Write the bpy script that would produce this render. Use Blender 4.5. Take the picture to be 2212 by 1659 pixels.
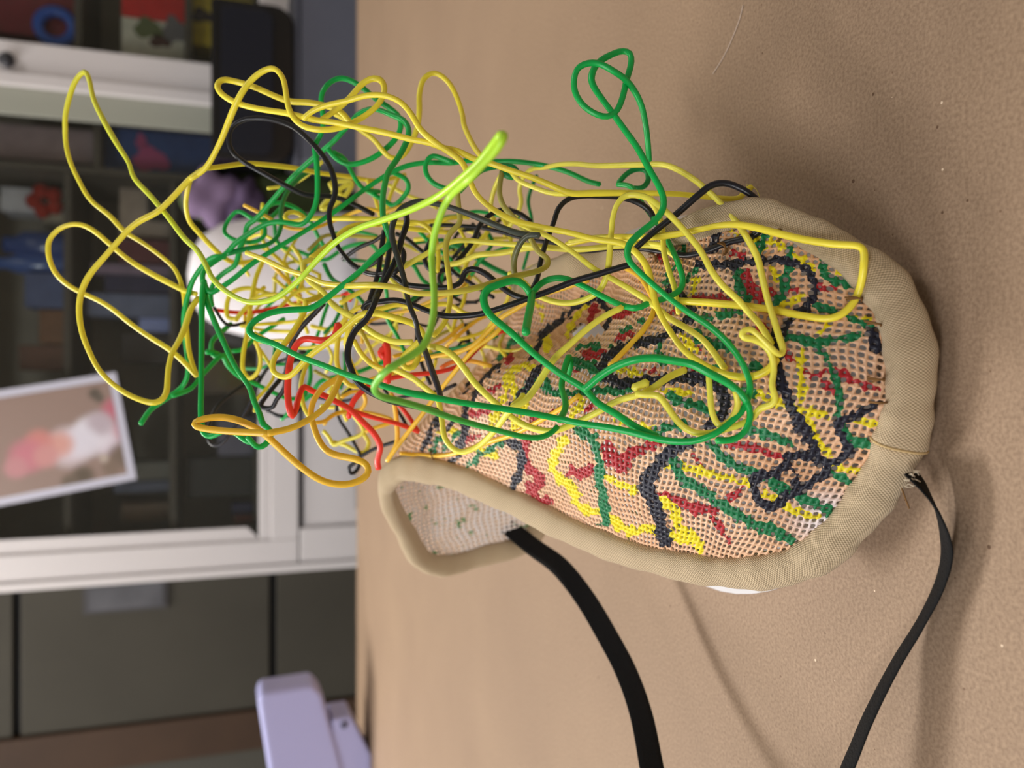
import bpy, bmesh, math, random
import numpy as np
from mathutils import Vector, Matrix
from mathutils.bvhtree import BVHTree

S = bpy.context.scene
random.seed(7)
rng = np.random.default_rng(7)
for o in list(bpy.data.objects):
    bpy.data.objects.remove(o)

# ------------------------------------------------------------------ camera, light, exposure
T = 0.75                       # table height
CAMH = 0.24                    # camera above the table
PITCH = math.radians(19.0)
FPX = 1789.0
SP, CP = math.sin(PITCH), math.cos(PITCH)
cam_d = bpy.data.cameras.new('camera')
cam = bpy.data.objects.new('camera', cam_d)
S.collection.objects.link(cam)
cam_d.sensor_fit = 'HORIZONTAL'
cam_d.sensor_width = 36.0
cam_d.lens = 36.0 * FPX / 2212.0
cam_d.clip_start = 0.01
cam_d.clip_end = 30
# the phone was held so that the world's "down" is the picture's right
cx = Vector((0, -SP, -CP)); cy = Vector((1, 0, 0)); cz = cx.cross(cy)
M = Matrix((cx, cy, cz)).transposed().to_4x4()
M.translation = Vector((0, 0, T + CAMH))
cam.matrix_world = M
cam_d.dof.use_dof = True
cam_d.dof.focus_distance = 0.335
cam_d.dof.aperture_fstop = 8.0
S.camera = cam

w = bpy.data.worlds.new('world'); S.world = w; w.use_nodes = True
w.node_tree.nodes['Background'].inputs[0].default_value = (0.9, 0.93, 1.0, 1)
w.node_tree.nodes['Background'].inputs[1].default_value = 0.35
S.view_settings.view_transform = 'Standard'
S.view_settings.look = 'None'
S.view_settings.exposure = 0.42
S.view_settings.gamma = 1.0
S.view_settings.use_curve_mapping = False

def area(name, loc, target, sx, sy, power, col):
    l = bpy.data.lights.new(name, 'AREA'); l.shape = 'RECTANGLE'
    l.size = sx; l.size_y = sy; l.energy = power; l.color = col
    o = bpy.data.objects.new(name, l); S.collection.objects.link(o)
    o.location = loc
    o.rotation_euler = (Vector(target) - Vector(loc)).to_track_quat('-Z', 'Y').to_euler()
    return o
area('ceiling_light_key', (-0.95, 1.75, 2.66), (-0.15, 0.6, T), 1.0, 0.3, 44, (1.0, 0.955, 0.90))
area('added_fill_front', (-1.4, -1.0, 2.66), (-0.3, 1.3, T), 1.2, 0.6, 34, (0.96, 0.965, 1.0))  # unseen fill lamp, added to brighten what faces the camera
area('added_fill_left', (-2.2, 0.5, 2.66), (-0.2, 0.6, T-.1), 0.6, 1.2, 34, (0.98, 0.97, 1.0))  # unseen fill lamp, added so the table is brighter towards the left
area('ceiling_light_side', (1.3, 0.9, 2.66), (0.6, 1.2, T), 1.2, 0.35, 8, (1.0, 0.96, 0.95))

# ------------------------------------------------------------------ helpers
COLL = S.collection
def ray(px, py):
    a = (829.5 - py) / FPX; b = (px - 1106.0) / FPX
    return Vector((a, CP - b*SP, -SP - b*CP))
CAM = Vector((0, 0, T + CAMH))
def W(px, py, d):
    return CAM + ray(px, py) * d
def U(px, py, Y):
    r = ray(px, py)
    return CAM + r * (Y / r.y)
def ontable(px, py, z=0.0):
    r = ray(px, py)
    return CAM + r * ((CAMH - z) / -r.z)
def project(P):
    q = P - np.array(CAM)
    f = q[:, 1]*CP - q[:, 2]*SP
    a = q[:, 0]/f
    b = (-q[:, 1]*SP - q[:, 2]*CP)/f
    return 1106.0 + b*FPX, 829.5 - a*FPX, f

def link(name, me, mat=None, parent=None, label=None, cat=None, group=None, kind=None, smooth=False):
    o = bpy.data.objects.new(name, me); COLL.objects.link(o)
    if mat is not None and len(me.materials) == 0: me.materials.append(mat)
    if parent: o.parent = parent
    if label: o['label'] = label
    if cat: o['category'] = cat
    if group: o['group'] = group
    if kind: o['kind'] = kind
    if smooth:
        me.polygons.foreach_set('use_smooth', [True]*len(me.polygons))
    return o
def empty(name, loc=(0, 0, 0), label=None, cat=None, group=None, kind=None):
    o = bpy.data.objects.new(name, None); COLL.objects.link(o)
    o.empty_display_size = 0.02
    o.location = loc
    if label: o['label'] = label
    if cat: o['category'] = cat
    if group: o['group'] = group
    if kind: o['kind'] = kind
    bpy.context.view_layer.update()
    return o
def mesh(name, verts, faces):
    me = bpy.data.meshes.new(name)
    me.from_pydata([tuple(v) for v in verts], [], faces)
    me.update()
    return me
def off(me, parent):
    "move a mesh built in world space into its parent's frame"
    if parent is not None:
        me.transform(Matrix.Translation(-parent.location))
    return me
def box(name, lo, hi, mat, parent=None, bevel=0.0, seg=2, **k):
    bm = bmesh.new()
    bmesh.ops.create_cube(bm, size=1.0)
    c = [(lo[i]+hi[i])/2 for i in range(3)]; s = [abs(hi[i]-lo[i]) for i in range(3)]
    for v in bm.verts:
        v.co = Vector((v.co.x*s[0], v.co.y*s[1], v.co.z*s[2]))
    if bevel:
        bmesh.ops.bevel(bm, geom=list(bm.edges), offset=bevel, segments=seg, profile=0.5, affect='EDGES')
    for v in bm.verts: v.co += Vector(c)
    me = bpy.data.meshes.new(name); bm.to_mesh(me); bm.free()
    if parent is None:
        me.transform(Matrix.Translation(-Vector((c[0], c[1], min(lo[2], hi[2])))))
        o = link(name, me, mat, None, smooth=False, **k)
        o.location = (c[0], c[1], min(lo[2], hi[2]))
    else:
        off(me, parent)
        o = link(name, me, mat, parent, **k)
    return o
def prism(name, poly, y0, y1, mat, parent=None, bevel=0.0, **k):
    "polygon of (x, z) points extruded from y0 to y1"
    bm = bmesh.new()
    f = bm.faces.new([bm.verts.new((x, y0, z)) for x, z in poly])
    r = bmesh.ops.extrude_face_region(bm, geom=[f])
    for v in r['geom']:
        if isinstance(v, bmesh.types.BMVert): v.co.y = y1
    bmesh.ops.recalc_face_normals(bm, faces=list(bm.faces))
    if bevel:
        bmesh.ops.bevel(bm, geom=list(bm.edges), offset=bevel, segments=3, profile=0.5, affect='EDGES')
    me = bpy.data.meshes.new(name); bm.to_mesh(me); bm.free()
    off(me, parent)
    return link(name, me, mat, parent, **k)
def lathe(name, prof, loc, mat, parent=None, n=32, sx=1.0, sy=1.0, closed=True, smooth=True, **k):
    vs = []; fs = []
    m = len(prof)
    for i in range(n):
        a = 2*math.pi*i/n
        for r, z in prof:
            vs.append((loc[0]+r*math.cos(a)*sx, loc[1]+r*math.sin(a)*sy, loc[2]+z))
    for i in range(n):
        j = (i+1) % n
        for q in range(m-1):
            fs.append((i*m+q, j*m+q, j*m+q+1, i*m+q+1))
    me = mesh(name, vs, fs)
    bm = bmesh.new(); bm.from_mesh(me)
    bmesh.ops.remove_doubles(bm, verts=bm.verts, dist=1e-5)
    bmesh.ops.recalc_face_normals(bm, faces=list(bm.faces))
    bm.to_mesh(me); bm.free()
    off(me, parent)
    return link(name, me, mat, parent, smooth=smooth, **k)

def catmull(P, step):
    P = np.asarray(P, float)
    if len(P) == 2:
        n = max(2, int(np.linalg.norm(P[1]-P[0])/step)+1)
        t = np.linspace(0, 1, n)[:, None]
        return P[0]*(1-t)+P[1]*t
    Q = np.vstack([2*P[0]-P[1], P, 2*P[-1]-P[-2]])
    out = []
    for i in range(1, len(Q)-2):
        p0, p1, p2, p3 = Q[i-1], Q[i], Q[i+1], Q[i+2]
        # centripetal parameters keep sharp bends free of overshoot
        t0 = 0; t1 = t0+max(np.linalg.norm(p1-p0), 1e-6)**.5
        t2 = t1+max(np.linalg.norm(p2-p1), 1e-6)**.5; t3 = t2+max(np.linalg.norm(p3-p2), 1e-6)**.5
        n = max(2, int(np.linalg.norm(p2-p1)/step)+1)
        for t in np.linspace(t1, t2, n, endpoint=False):
            A1 = (t1-t)/(t1-t0)*p0+(t-t0)/(t1-t0)*p1
            A2 = (t2-t)/(t2-t1)*p1+(t-t1)/(t2-t1)*p2
            A3 = (t3-t)/(t3-t2)*p2+(t-t2)/(t3-t2)*p3
            B1 = (t2-t)/(t2-t0)*A1+(t-t0)/(t2-t0)*A2
            B2 = (t3-t)/(t3-t1)*A2+(t-t1)/(t3-t1)*A3
            out.append((t2-t)/(t2-t1)*B1+(t-t1)/(t2-t1)*B2)
    out.append(P[-1])
    return np.array(out)
def tube(name, P, rad, n=8, cap=True):
    "round tube along the points P; rad is a number or one radius per point"
    P = np.asarray(P, float); m = len(P)
    rad = np.full(m, rad) if np.isscalar(rad) else np.asarray(rad)
    Tn = np.gradient(P, axis=0); Tn /= np.linalg.norm(Tn, axis=1)[:, None]+1e-12
    u = np.cross(Tn[0], [0.3, 0.2, 0.93]); u /= np.linalg.norm(u)
    vs = np.zeros((m, n, 3)); ang = np.arange(n)*2*math.pi/n
    for i in range(m):
        u = u - Tn[i]*np.dot(u, Tn[i]); u /= np.linalg.norm(u)+1e-12
        v = np.cross(Tn[i], u)
        vs[i] = P[i]+rad[i]*(np.cos(ang)[:, None]*u+np.sin(ang)[:, None]*v)
    V = vs.reshape(-1, 3).tolist(); F = []
    for i in range(m-1):
        for j in range(n):
            k = (j+1) % n
            F.append((i*n+j, i*n+k, (i+1)*n+k, (i+1)*n+j))
    if cap:
        V.append((P[0]-Tn[0]*rad[0]*.6).tolist()); V.append((P[-1]+Tn[-1]*rad[-1]*.6).tolist())
        a, b = m*n, m*n+1
        for j in range(n):
            k = (j+1) % n
            F.append((a, k, j)); F.append((b, (m-1)*n+j, (m-1)*n+k))
    return mesh(name, V, F)

# ------------------------------------------------------------------ materials
def lin(r, g, b):
    f = lambda c: (c/255/12.92 if c/255 <= .04045 else ((c/255+.055)/1.055)**2.4)
    return (f(r), f(g), f(b), 1.0)
MATS = {}
def pm(name, col, rough=0.6, spec=0.4, metal=0.0, noise=0.0, nscale=20, bump=0.0, bscale=200):
    if name in MATS: return MATS[name]
    m = bpy.data.materials.new(name); m.use_nodes = True
    nt = m.node_tree; b = nt.nodes['Principled BSDF']
    b.inputs['Base Color'].default_value = col
    b.inputs['Roughness'].default_value = rough
    b.inputs['Specular IOR Level'].default_value = spec
    b.inputs['Metallic'].default_value = metal
    if noise or bump:
        tc = nt.nodes.new('ShaderNodeTexCoord')
    if noise:
        n = nt.nodes.new('ShaderNodeTexNoise'); n.inputs['Scale'].default_value = nscale
        n.inputs['Detail'].default_value = 5
        nt.links.new(tc.outputs['Object'], n.inputs['Vector'])
        mr = nt.nodes.new('ShaderNodeMapRange')
        mr.inputs[1].default_value = .3; mr.inputs[2].default_value = .7
        mr.inputs[3].default_value = 1-noise; mr.inputs[4].default_value = 1+noise
        nt.links.new(n.outputs['Fac'], mr.inputs[0])
        mx = nt.nodes.new('ShaderNodeVectorMath'); mx.operation = 'SCALE'
        mx.inputs[0].default_value = col[:3]
        nt.links.new(mr.outputs[0], mx.inputs['Scale'])
        nt.links.new(mx.outputs[0], b.inputs['Base Color'])
    if bump:
        n2 = nt.nodes.new('ShaderNodeTexNoise'); n2.inputs['Scale'].default_value = bscale
        nt.links.new(tc.outputs['Object'], n2.inputs['Vector'])
        bp = nt.nodes.new('ShaderNodeBump'); bp.inputs['Strength'].default_value = bump
        bp.inputs['Distance'].default_value = 0.001
        nt.links.new(n2.outputs['Fac'], bp.inputs['Height'])
        nt.links.new(bp.outputs[0], b.inputs['Normal'])
    MATS[name] = m
    return m
def attr_mat(name, rough, spec=0.5, coat=0.0, sss=0.0):
    m = bpy.data.materials.new(name); m.use_nodes = True
    nt = m.node_tree; b = nt.nodes['Principled BSDF']
    a = nt.nodes.new('ShaderNodeAttribute'); a.attribute_name = 'Col'
    nt.links.new(a.outputs['Color'], b.inputs['Base Color'])
    b.inputs['Roughness'].default_value = rough
    b.inputs['Specular IOR Level'].default_value = spec
    b.inputs['Coat Weight'].default_value = coat
    if sss:
        b.inputs['Subsurface Weight'].default_value = sss
        b.inputs['Subsurface Radius'].default_value = (1, .9, .5)
        b.inputs['Subsurface Scale'].default_value = .0012
    return m
def set_col(me, cols):
    at = me.color_attributes.new('Col', 'FLOAT_COLOR', 'POINT')
    c = np.ones((len(me.vertices), 4), np.float32); c[:, :3] = np.asarray(cols)[:, :3]
    at.data.foreach_set('color', c.ravel())

def table_mat():
    m = bpy.data.materials.new('kraft_board'); m.use_nodes = True
    nt = m.node_tree; b = nt.nodes['Principled BSDF']; N = nt.nodes.new; L = nt.links.new
    tc = N('ShaderNodeTexCoord')
    n1 = N('ShaderNodeTexNoise'); n1.inputs['Scale'].default_value = 700; n1.inputs['Detail'].default_value = 4
    n2 = N('ShaderNodeTexNoise'); n2.inputs['Scale'].default_value = 7; n2.inputs['Detail'].default_value = 4
    vo = N('ShaderNodeTexVoronoi'); vo.inputs['Scale'].default_value = 95; vo.feature = 'F1'
    v2 = N('ShaderNodeTexVoronoi'); v2.inputs['Scale'].default_value = 210
    for n in (n1, n2, vo, v2): L(tc.outputs['Object'], n.inputs['Vector'])
    r1 = N('ShaderNodeValToRGB')
    r1.color_ramp.elements[0].position = .3; r1.color_ramp.elements[0].color = lin(142, 118, 96)
    r1.color_ramp.elements[1].position = .72; r1.color_ramp.elements[1].color = lin(174, 148, 122)
    L(n1.outputs['Fac'], r1.inputs[0])
    r2 = N('ShaderNodeValToRGB')
    r2.color_ramp.elements[0].position = .3; r2.color_ramp.elements[0].color = (.93, .92, .92, 1)
    r2.color_ramp.elements[1].position = .7; r2.color_ramp.elements[1].color = (1.04, 1.04, 1.03, 1)
    L(n2.outputs['Fac'], r2.inputs[0])
    mx = N('ShaderNodeMix'); mx.data_type = 'RGBA'; mx.blend_type = 'MULTIPLY'; mx.inputs[0].default_value = 1
    L(r1.outputs[0], mx.inputs[6]); L(r2.outputs[0], mx.inputs[7])
    # dark pits: only some of the voronoi cells carry one, each of its own size
    def pits(v, keep, size, dark, src):
        sep = N('ShaderNodeSeparateColor'); L(v.outputs['Color'], sep.inputs[0])
        k = N('ShaderNodeMath'); k.operation = 'GREATER_THAN'; k.inputs[1].default_value = keep
        L(sep.outputs[0], k.inputs[0])
        sz = N('ShaderNodeMath'); sz.operation = 'MULTIPLY'; sz.inputs[1].default_value = size
        L(sep.outputs[1], sz.inputs[0])
        lt = N('ShaderNodeMath'); lt.operation = 'LESS_THAN'
        L(v.outputs['Distance'], lt.inputs[0]); L(sz.outputs[0], lt.inputs[1])
        an = N('ShaderNodeMath'); an.operation = 'MULTIPLY'; L(k.outputs[0], an.inputs[0]); L(lt.outputs[0], an.inputs[1])
        m2 = N('ShaderNodeMix'); m2.data_type = 'RGBA'
        L(an.outputs[0], m2.inputs[0]); L(src, m2.inputs[6]); m2.inputs[7].default_value = dark
        return m2.outputs[2]
    c = pits(vo, .70, .085, lin(105, 80, 60), mx.outputs[2])
    c = pits(v2, .80, .12, lin(125, 98, 76), c)
    c = pits(v2, .965, .12, lin(228, 205, 178), c)
    L(c, b.inputs['Base Color'])
    b.inputs['Roughness'].default_value = .62; b.inputs['Specular IOR Level'].default_value = .3
    bp = N('ShaderNodeBump'); bp.inputs['Strength'].default_value = .12; bp.inputs['Distance'].default_value = .001
    L(n1.outputs['Fac'], bp.inputs['Height']); L(bp.outputs[0], b.inputs['Normal'])
    return m

def fabric_mat():
    m = bpy.data.materials.new('binding_fabric'); m.use_nodes = True
    nt = m.node_tree; b = nt.nodes['Principled BSDF']; N = nt.nodes.new; L = nt.links.new
    uv = N('ShaderNodeUVMap'); uv.uv_map = 'UVMap'
    sp = N('ShaderNodeSeparateXYZ'); L(uv.outputs[0], sp.inputs[0])
    def wave(src, k):
        a = N('ShaderNodeMath'); a.operation = 'MULTIPLY'; a.inputs[1].default_value = k; L(src, a.inputs[0])
        s = N('ShaderNodeMath'); s.operation = 'SINE'; L(a.outputs[0], s.inputs[0]); return s.outputs[0]
    a = wave(sp.outputs[0], 2*math.pi/0.00105); c = wave(sp.outputs[1], 2*math.pi/0.00105)
    mu = N('ShaderNodeMath'); mu.operation = 'MULTIPLY'; L(a, mu.inputs[0]); L(c, mu.inputs[1])
    r = N('ShaderNodeValToRGB')
    r.color_ramp.elements[0].position = .0; r.color_ramp.elements[0].color = lin(170, 150, 120)
    r.color_ramp.elements[1].position = 1.; r.color_ramp.elements[1].color = lin(220, 198, 163)
    mr = N('ShaderNodeMapRange'); mr.inputs[1].default_value = -.6; mr.inputs[2].default_value = .6
    L(mu.outputs[0], mr.inputs[0]); L(mr.outputs[0], r.inputs[0])
    n = N('ShaderNodeTexNoise'); n.inputs['Scale'].default_value = 40; tc = N('ShaderNodeTexCoord')
    L(tc.outputs['Object'], n.inputs['Vector'])
    mx = N('ShaderNodeMix'); mx.data_type = 'RGBA'; mx.blend_type = 'MULTIPLY'
    mx.inputs[0].default_value = .25
    L(r.outputs[0], mx.inputs[6]); L(n.outputs['Color'], mx.inputs[7])
    L(r.outputs[0], b.inputs['Base Color'])
    b.inputs['Roughness'].default_value = .85; b.inputs['Specular IOR Level'].default_value = .2
    b.inputs['Sheen Weight'].default_value = .15
    bp = N('ShaderNodeBump'); bp.inputs['Strength'].default_value = .5; bp.inputs['Distance'].default_value = .0004
    L(mu.outputs[0], bp.inputs['Height']); L(bp.outputs[0], b.inputs['Normal'])
    return m

def shell_mat():
    "painted canvas: outside skin colour with thresholded paint strokes; bare white canvas inside"
    m = bpy.data.materials.new('painted_canvas'); m.use_nodes = True
    nt = m.node_tree; b = nt.nodes['Principled BSDF']; N = nt.nodes.new; L = nt.links.new
    tc = N('ShaderNodeTexCoord')
    n = N('ShaderNodeTexNoise'); n.inputs['Scale'].default_value = 210; n.inputs['Detail'].default_value = 3
    L(tc.outputs['Object'], n.inputs['Vector'])
    n3 = N('ShaderNodeTexNoise'); n3.inputs['Scale'].default_value = 22; L(tc.outputs['Object'], n3.inputs['Vector'])
    base = N('ShaderNodeValToRGB')
    base.color_ramp.elements[0].position = .35; base.color_ramp.elements[0].color = lin(226, 176, 134)
    base.color_ramp.elements[1].position = .7; base.color_ramp.elements[1].color = lin(240, 200, 166)
    L(n3.outputs['Fac'], base.inputs[0])
    src = base.outputs[0]
    wh = N('ShaderNodeAttribute'); wh.attribute_name = 'white_wash'
    mw = N('ShaderNodeMix'); mw.data_type = 'RGBA'; L(wh.outputs['Fac'], mw.inputs[0]); L(src, mw.inputs[6])
    mw.inputs[7].default_value = lin(240, 232, 236); src = mw.outputs[2]
    jit = N('ShaderNodeMapRange'); jit.inputs[1].default_value = .25; jit.inputs[2].default_value = .75
    jit.inputs[3].default_value = -6; jit.inputs[4].default_value = 7; L(n.outputs['Fac'], jit.inputs[0])
    for nm, col in (('paint_red', lin(176, 32, 42)), ('paint_yellow', lin(238, 220, 22)),
                    ('paint_green', lin(8, 118, 68)), ('paint_black', lin(24, 26, 44))):
        a = N('ShaderNodeAttribute'); a.attribute_name = nm
        ad = N('ShaderNodeMath'); ad.operation = 'ADD'; L(a.outputs['Fac'], ad.inputs[0]); L(jit.outputs[0], ad.inputs[1])
        st = N('ShaderNodeMapRange'); st.inputs[1].default_value = -.6; st.inputs[2].default_value = .6
        L(ad.outputs[0], st.inputs[0])
        mx = N('ShaderNodeMix'); mx.data_type = 'RGBA'
        L(st.outputs[0], mx.inputs[0]); L(src, mx.inputs[6]); mx.inputs[7].default_value = col
        src = mx.outputs[2]
    # inside of the mask: unpainted canvas, a little paint has come through
    ins = N('ShaderNodeAttribute'); ins.attribute_name = 'inside'
    n4 = N('ShaderNodeTexNoise'); n4.inputs['Scale'].default_value = 60; L(tc.outputs['Object'], n4.inputs['Vector'])
    r4 = N('ShaderNodeValToRGB')
    r4.color_ramp.elements[0].position = .42; r4.color_ramp.elements[0].color = lin(246, 240, 238)
    r4.color_ramp.elements[1].position = .66; r4.color_ramp.elements[1].color = lin(244, 226, 210)
    L(n4.outputs['Fac'], r4.inputs[0])
    bl = N('ShaderNodeMapRange'); bl.inputs[1].default_value = .635; bl.inputs[2].default_value = .655
    n5 = N('ShaderNodeTexNoise'); n5.inputs['Scale'].default_value = 150; L(tc.outputs['Object'], n5.inputs['Vector'])
    L(n5.outputs['Fac'], bl.inputs[0])
    mi0 = N('ShaderNodeMix'); mi0.data_type = 'RGBA'; L(bl.outputs[0], mi0.inputs[0]); L(r4.outputs[0], mi0.inputs[6])
    mi0.inputs[7].default_value = lin(84, 156, 100)
    mi = N('ShaderNodeMix'); mi.data_type = 'RGBA'; L(ins.outputs['Fac'], mi.inputs[0]); L(src, mi.inputs[6])
    L(mi0.outputs[2], mi.inputs[7])
    L(mi.outputs[2], b.inputs['Base Color'])
    b.inputs['Roughness'].default_value = .42; b.inputs['Specular IOR Level'].default_value = .45
    return m

def glass_mat():
    m = bpy.data.materials.new('door_glass'); m.use_nodes = True
    nt = m.node_tree; N = nt.nodes.new; L = nt.links.new
    nt.nodes.remove(nt.nodes['Principled BSDF'])
    out = nt.nodes['Material Output']
    tr = N('ShaderNodeBsdfTransparent'); tr.inputs[0].default_value = (.9, .92, .9, 1)
    gl = N('ShaderNodeBsdfGlossy'); gl.inputs['Roughness'].default_value = .02
    fr = N('ShaderNodeFresnel'); fr.inputs[0].default_value = 1.5
    mx = N('ShaderNodeMixShader'); L(fr.outputs[0], mx.inputs[0]); L(tr.outputs[0], mx.inputs[1]); L(gl.outputs[0], mx.inputs[2])
    L(mx.outputs[0], out.inputs[0])
    return m
# ------------------------------------------------------------------ room
plaster = pm('wall_paint', lin(196, 192, 182), .9, .2, noise=.03, nscale=6)
floor_m = pm('floor_vinyl', lin(120, 112, 102), .6, .4, noise=.1, nscale=12)
ceil_m = pm('ceiling_paint', lin(225, 224, 220), .95, .1)
box('floor', (-2.6, -2.1, -.05), (2.6, 3.0, 0), floor_m, kind='structure')
box('ceiling', (-2.6, -2.1, 2.7), (2.6, 3.0, 2.75), ceil_m, kind='structure')
box('wall_back', (-2.6, 2.9, 0), (2.6, 3.0, 2.7), plaster, kind='structure')
box('wall_left', (-2.7, -2.1, 0), (-2.6, 3.0, 2.7), plaster, kind='structure')
box('wall_right', (2.6, -2.1, 0), (2.7, 3.0, 2.7), plaster, kind='structure')
box('wall_front', (-2.7, -2.2, 0), (2.7, -2.1, 2.7), plaster, kind='structure')

# ------------------------------------------------------------------ work table
YE = 1.63
tb = empty('work_table', (0, .6, 0), 'work table with a speckled tan fibreboard top under the mask', 'table')
box('tabletop', (-1.25, -.4, T-.022), (1.3, YE, T), table_mat(), tb, bevel=.0025)
legm = pm('table_leg_steel', lin(90, 88, 86), .5, .5)
for sx in (-1.15, 1.2):
    for sy in (-.3, YE-.12):
        box('leg', (sx-.025, sy-.025, 0), (sx+.025, sy+.025, T-.022), legm, tb, bevel=.003)

# ------------------------------------------------------------------ white display cabinet with glass doors
YC = 2.2
cab_w = pm('cabinet_white', lin(214, 209, 209), .45, .4)
cab_in = pm('cabinet_inside', lin(164, 154, 142), .8, .2, noise=.08, nscale=9)
cab_sh = pm('cabinet_shelf', lin(112, 104, 96), .7, .3)
XL, XR, XM0, XM1 = -.483, 1.45, .629, .80
ZG0 = U(560, 830, YC).z; ZG1 = U(645, 830, YC).z           # glass foot, rail foot
ZT = T+1.0
cab = empty('display_cabinet', (.48, YC+.2, 0), 'white painted display cabinet with glass doors behind the table', 'cabinet')
box('side_panel', (XL, YC+.02, 0), (XL+.02, YC+.42, ZT), cab_w, cab, bevel=.002)
box('side_panel', (XR-.02, YC+.02, 0), (XR, YC+.42, ZT), cab_w, cab, bevel=.002)
box('back_panel', (XL+.02, YC+.40, .06), (XR-.02, YC+.42, ZT-.02), cab_in, cab)
box('top_panel', (XL, YC+.02, ZT), (XR, YC+.42, ZT+.025), cab_w, cab, bevel=.002)
box('base_board', (XL+.02, YC+.02, 0), (XR-.02, YC+.40, .06), cab_w, cab)
# face frame pieces, each its own board
def stile(x0, x1, y0, y1, z0, z1, nm='stile'):
    return box(nm, (x0, y0, z0), (x1, y1, z1), cab_w, cab, bevel=.003)
stile(XL, -.462, YC-.006, YC+.02, 0, ZT, 'edge_trim')
stile(-.462, -.398, YC, YC+.02, ZG1, ZT)
prism('glass_bead', [(-.398, ZG0-.004), (-.3635, ZG0+.03), (-.3635, ZT), (-.398, ZT)], YC+.006, YC+.016, cab_w, cab)
stile(-.398, .695, YC, YC+.02, ZG1, ZG0-.028, 'bottom_rail')
box('glass_bead', (-.398, YC+.004, ZG0-.028), (XM0+.06, YC+.018, ZG0), cab_w, cab, bevel=.004)
stile(.695, .726, YC-.008, YC+.02, .06, ZT, 'center_post')
st2 = stile(.726, .80, YC, YC+.02, ZG1, ZT)
bead2 = pm('bead_grey', lin(162, 164, 152), .35, .5)
box('glass_bead', (.629, YC+.008, ZG0), (.695, YC+.018, ZT), bead2, cab, bevel=.002)
stile(.80, XR, YC, YC+.02, ZG1, ZG0, 'bottom_rail')
kz = U(18, 135, YC).z
kx = U(18, 135, YC).x
def knob(loc):
    prof = [(0, 0), (.008, 0), (.008, .006), (.017, .012), (.018, .02), (.012, .027), (0, .028)]
    o = lathe('knob', prof, (0, 0, 0), pm('knob_dark', lin(44, 44, 50), .35, .5), None, n=20)
    o.data.transform(Matrix.Rotation(math.radians(90), 4, 'X'))
    o.data.transform(Matrix.Translation(Vector(loc)-cab.location))
    o.parent = st2
    return o
knob((kx, YC, kz))
# lower doors: recessed panel in a frame
box('lower_panel', (-.372, YC+.008, .10), (.68, YC+.02, ZG1-.014), cab_w, cab, bevel=.002)
stile(-.462, -.372, YC, YC+.02, .06, ZG1-.004)
box('lower_panel', (.80, YC+.008, .10), (XR-.02, YC+.02, ZG1-.004), cab_w, cab)
stile(.726, .80, YC, YC+.02, .06, ZG1-.004)
gm = glass_mat()
box('glass_pane', (-.39, YC+.010, ZG0-.01), (.66, YC+.014, ZT-.02), gm, cab)
box('glass_pane', (.80, YC+.010, ZG0-.01), (XR-.02, YC+.014, ZT-.02), gm, cab)
YI = 2.34
divx = U(300, 393, YI).x
box('divider', (divx-.008, YC+.05, .3), (divx+.008, YC+.40, ZT-.02), cab_sh, cab)
div2 = .78
box('divider', (div2-.008, YC+.05, .3), (div2+.008, YC+.40, ZT-.02), cab_sh, cab)
SH = {}
def shelf(key, px, x0, x1, y0=YC+.06):
    z = U(px, 830, YI).z
    box('shelf', (x0, y0, z-.016), (x1, YC+.40, z), cab_sh, cab)
    SH[key] = z
for k, px in (('a', -130), ('b', 150), ('c', 370), ('d', 548)):
    shelf(k, px, XL+.02, divx-.008)
for k, px in (('e', 212), ('f', 470)):
    shelf(k, px, divx+.008, div2-.008)
for k, px in (('g', 172), ('h', 402), ('i', 548)):
    shelf(k, px, div2+.008, XR-.02)
box('shelf', (XL+.02, YC+.06, ZG0-.03-.016), (XR-.02, YC+.40, ZG0-.03), cab_in, cab)

def item(name, label, cat, top, base, y0, y1, col, Y=YI, dep=.1, rough=.6, group=None, bevel=.003, noise=.12):
    "a box, book or carton on a shelf: top edge at picture column top, standing at height base"
    z1 = U(top, (y0+y1)/2, Y).z
    m = (top + 300)/2
    xa = U(top, y0, Y).x; xb = U(top, y1, Y).x
    q = [min(255, c*1.38+8) for c in col]
    mt = pm('item_%d_%d_%d' % col, lin(*q), rough, .4, noise=noise, nscale=25)
    return box(name, (min(xa, xb), Y, base), (max(xa, xb), Y+dep, z1), mt, None, bevel=bevel, label=label, cat=cat, group=group or {'storage_box': 'boxes on the cabinet shelves', 'carton': 'cartons on the cabinet shelves', 'book': 'books in the cabinet', 'binder': 'binders in the cabinet', 'picture_card': 'cards in the right hand door', 'paint_tin': 'tins on the bottom shelf'}.get(name))
item('storage_box', 'pinkish brown box on the right hand shelf above the blue box', 'box', -30, SH['e'], 262, 338, (128, 112, 116))
item('storage_box', 'plain white box beside the pinkish brown box', 'box', 0, SH['b'] , 402, 345+110, (150, 150, 158), Y=YI+.03)
bb = item('picture_box', 'blue box with a pink blotch on its front', 'box', 222, SH['f'], 272, 386, (42, 66, 118))
pk = pm('pink_print', lin(226, 104, 164), .6, .3)
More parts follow.
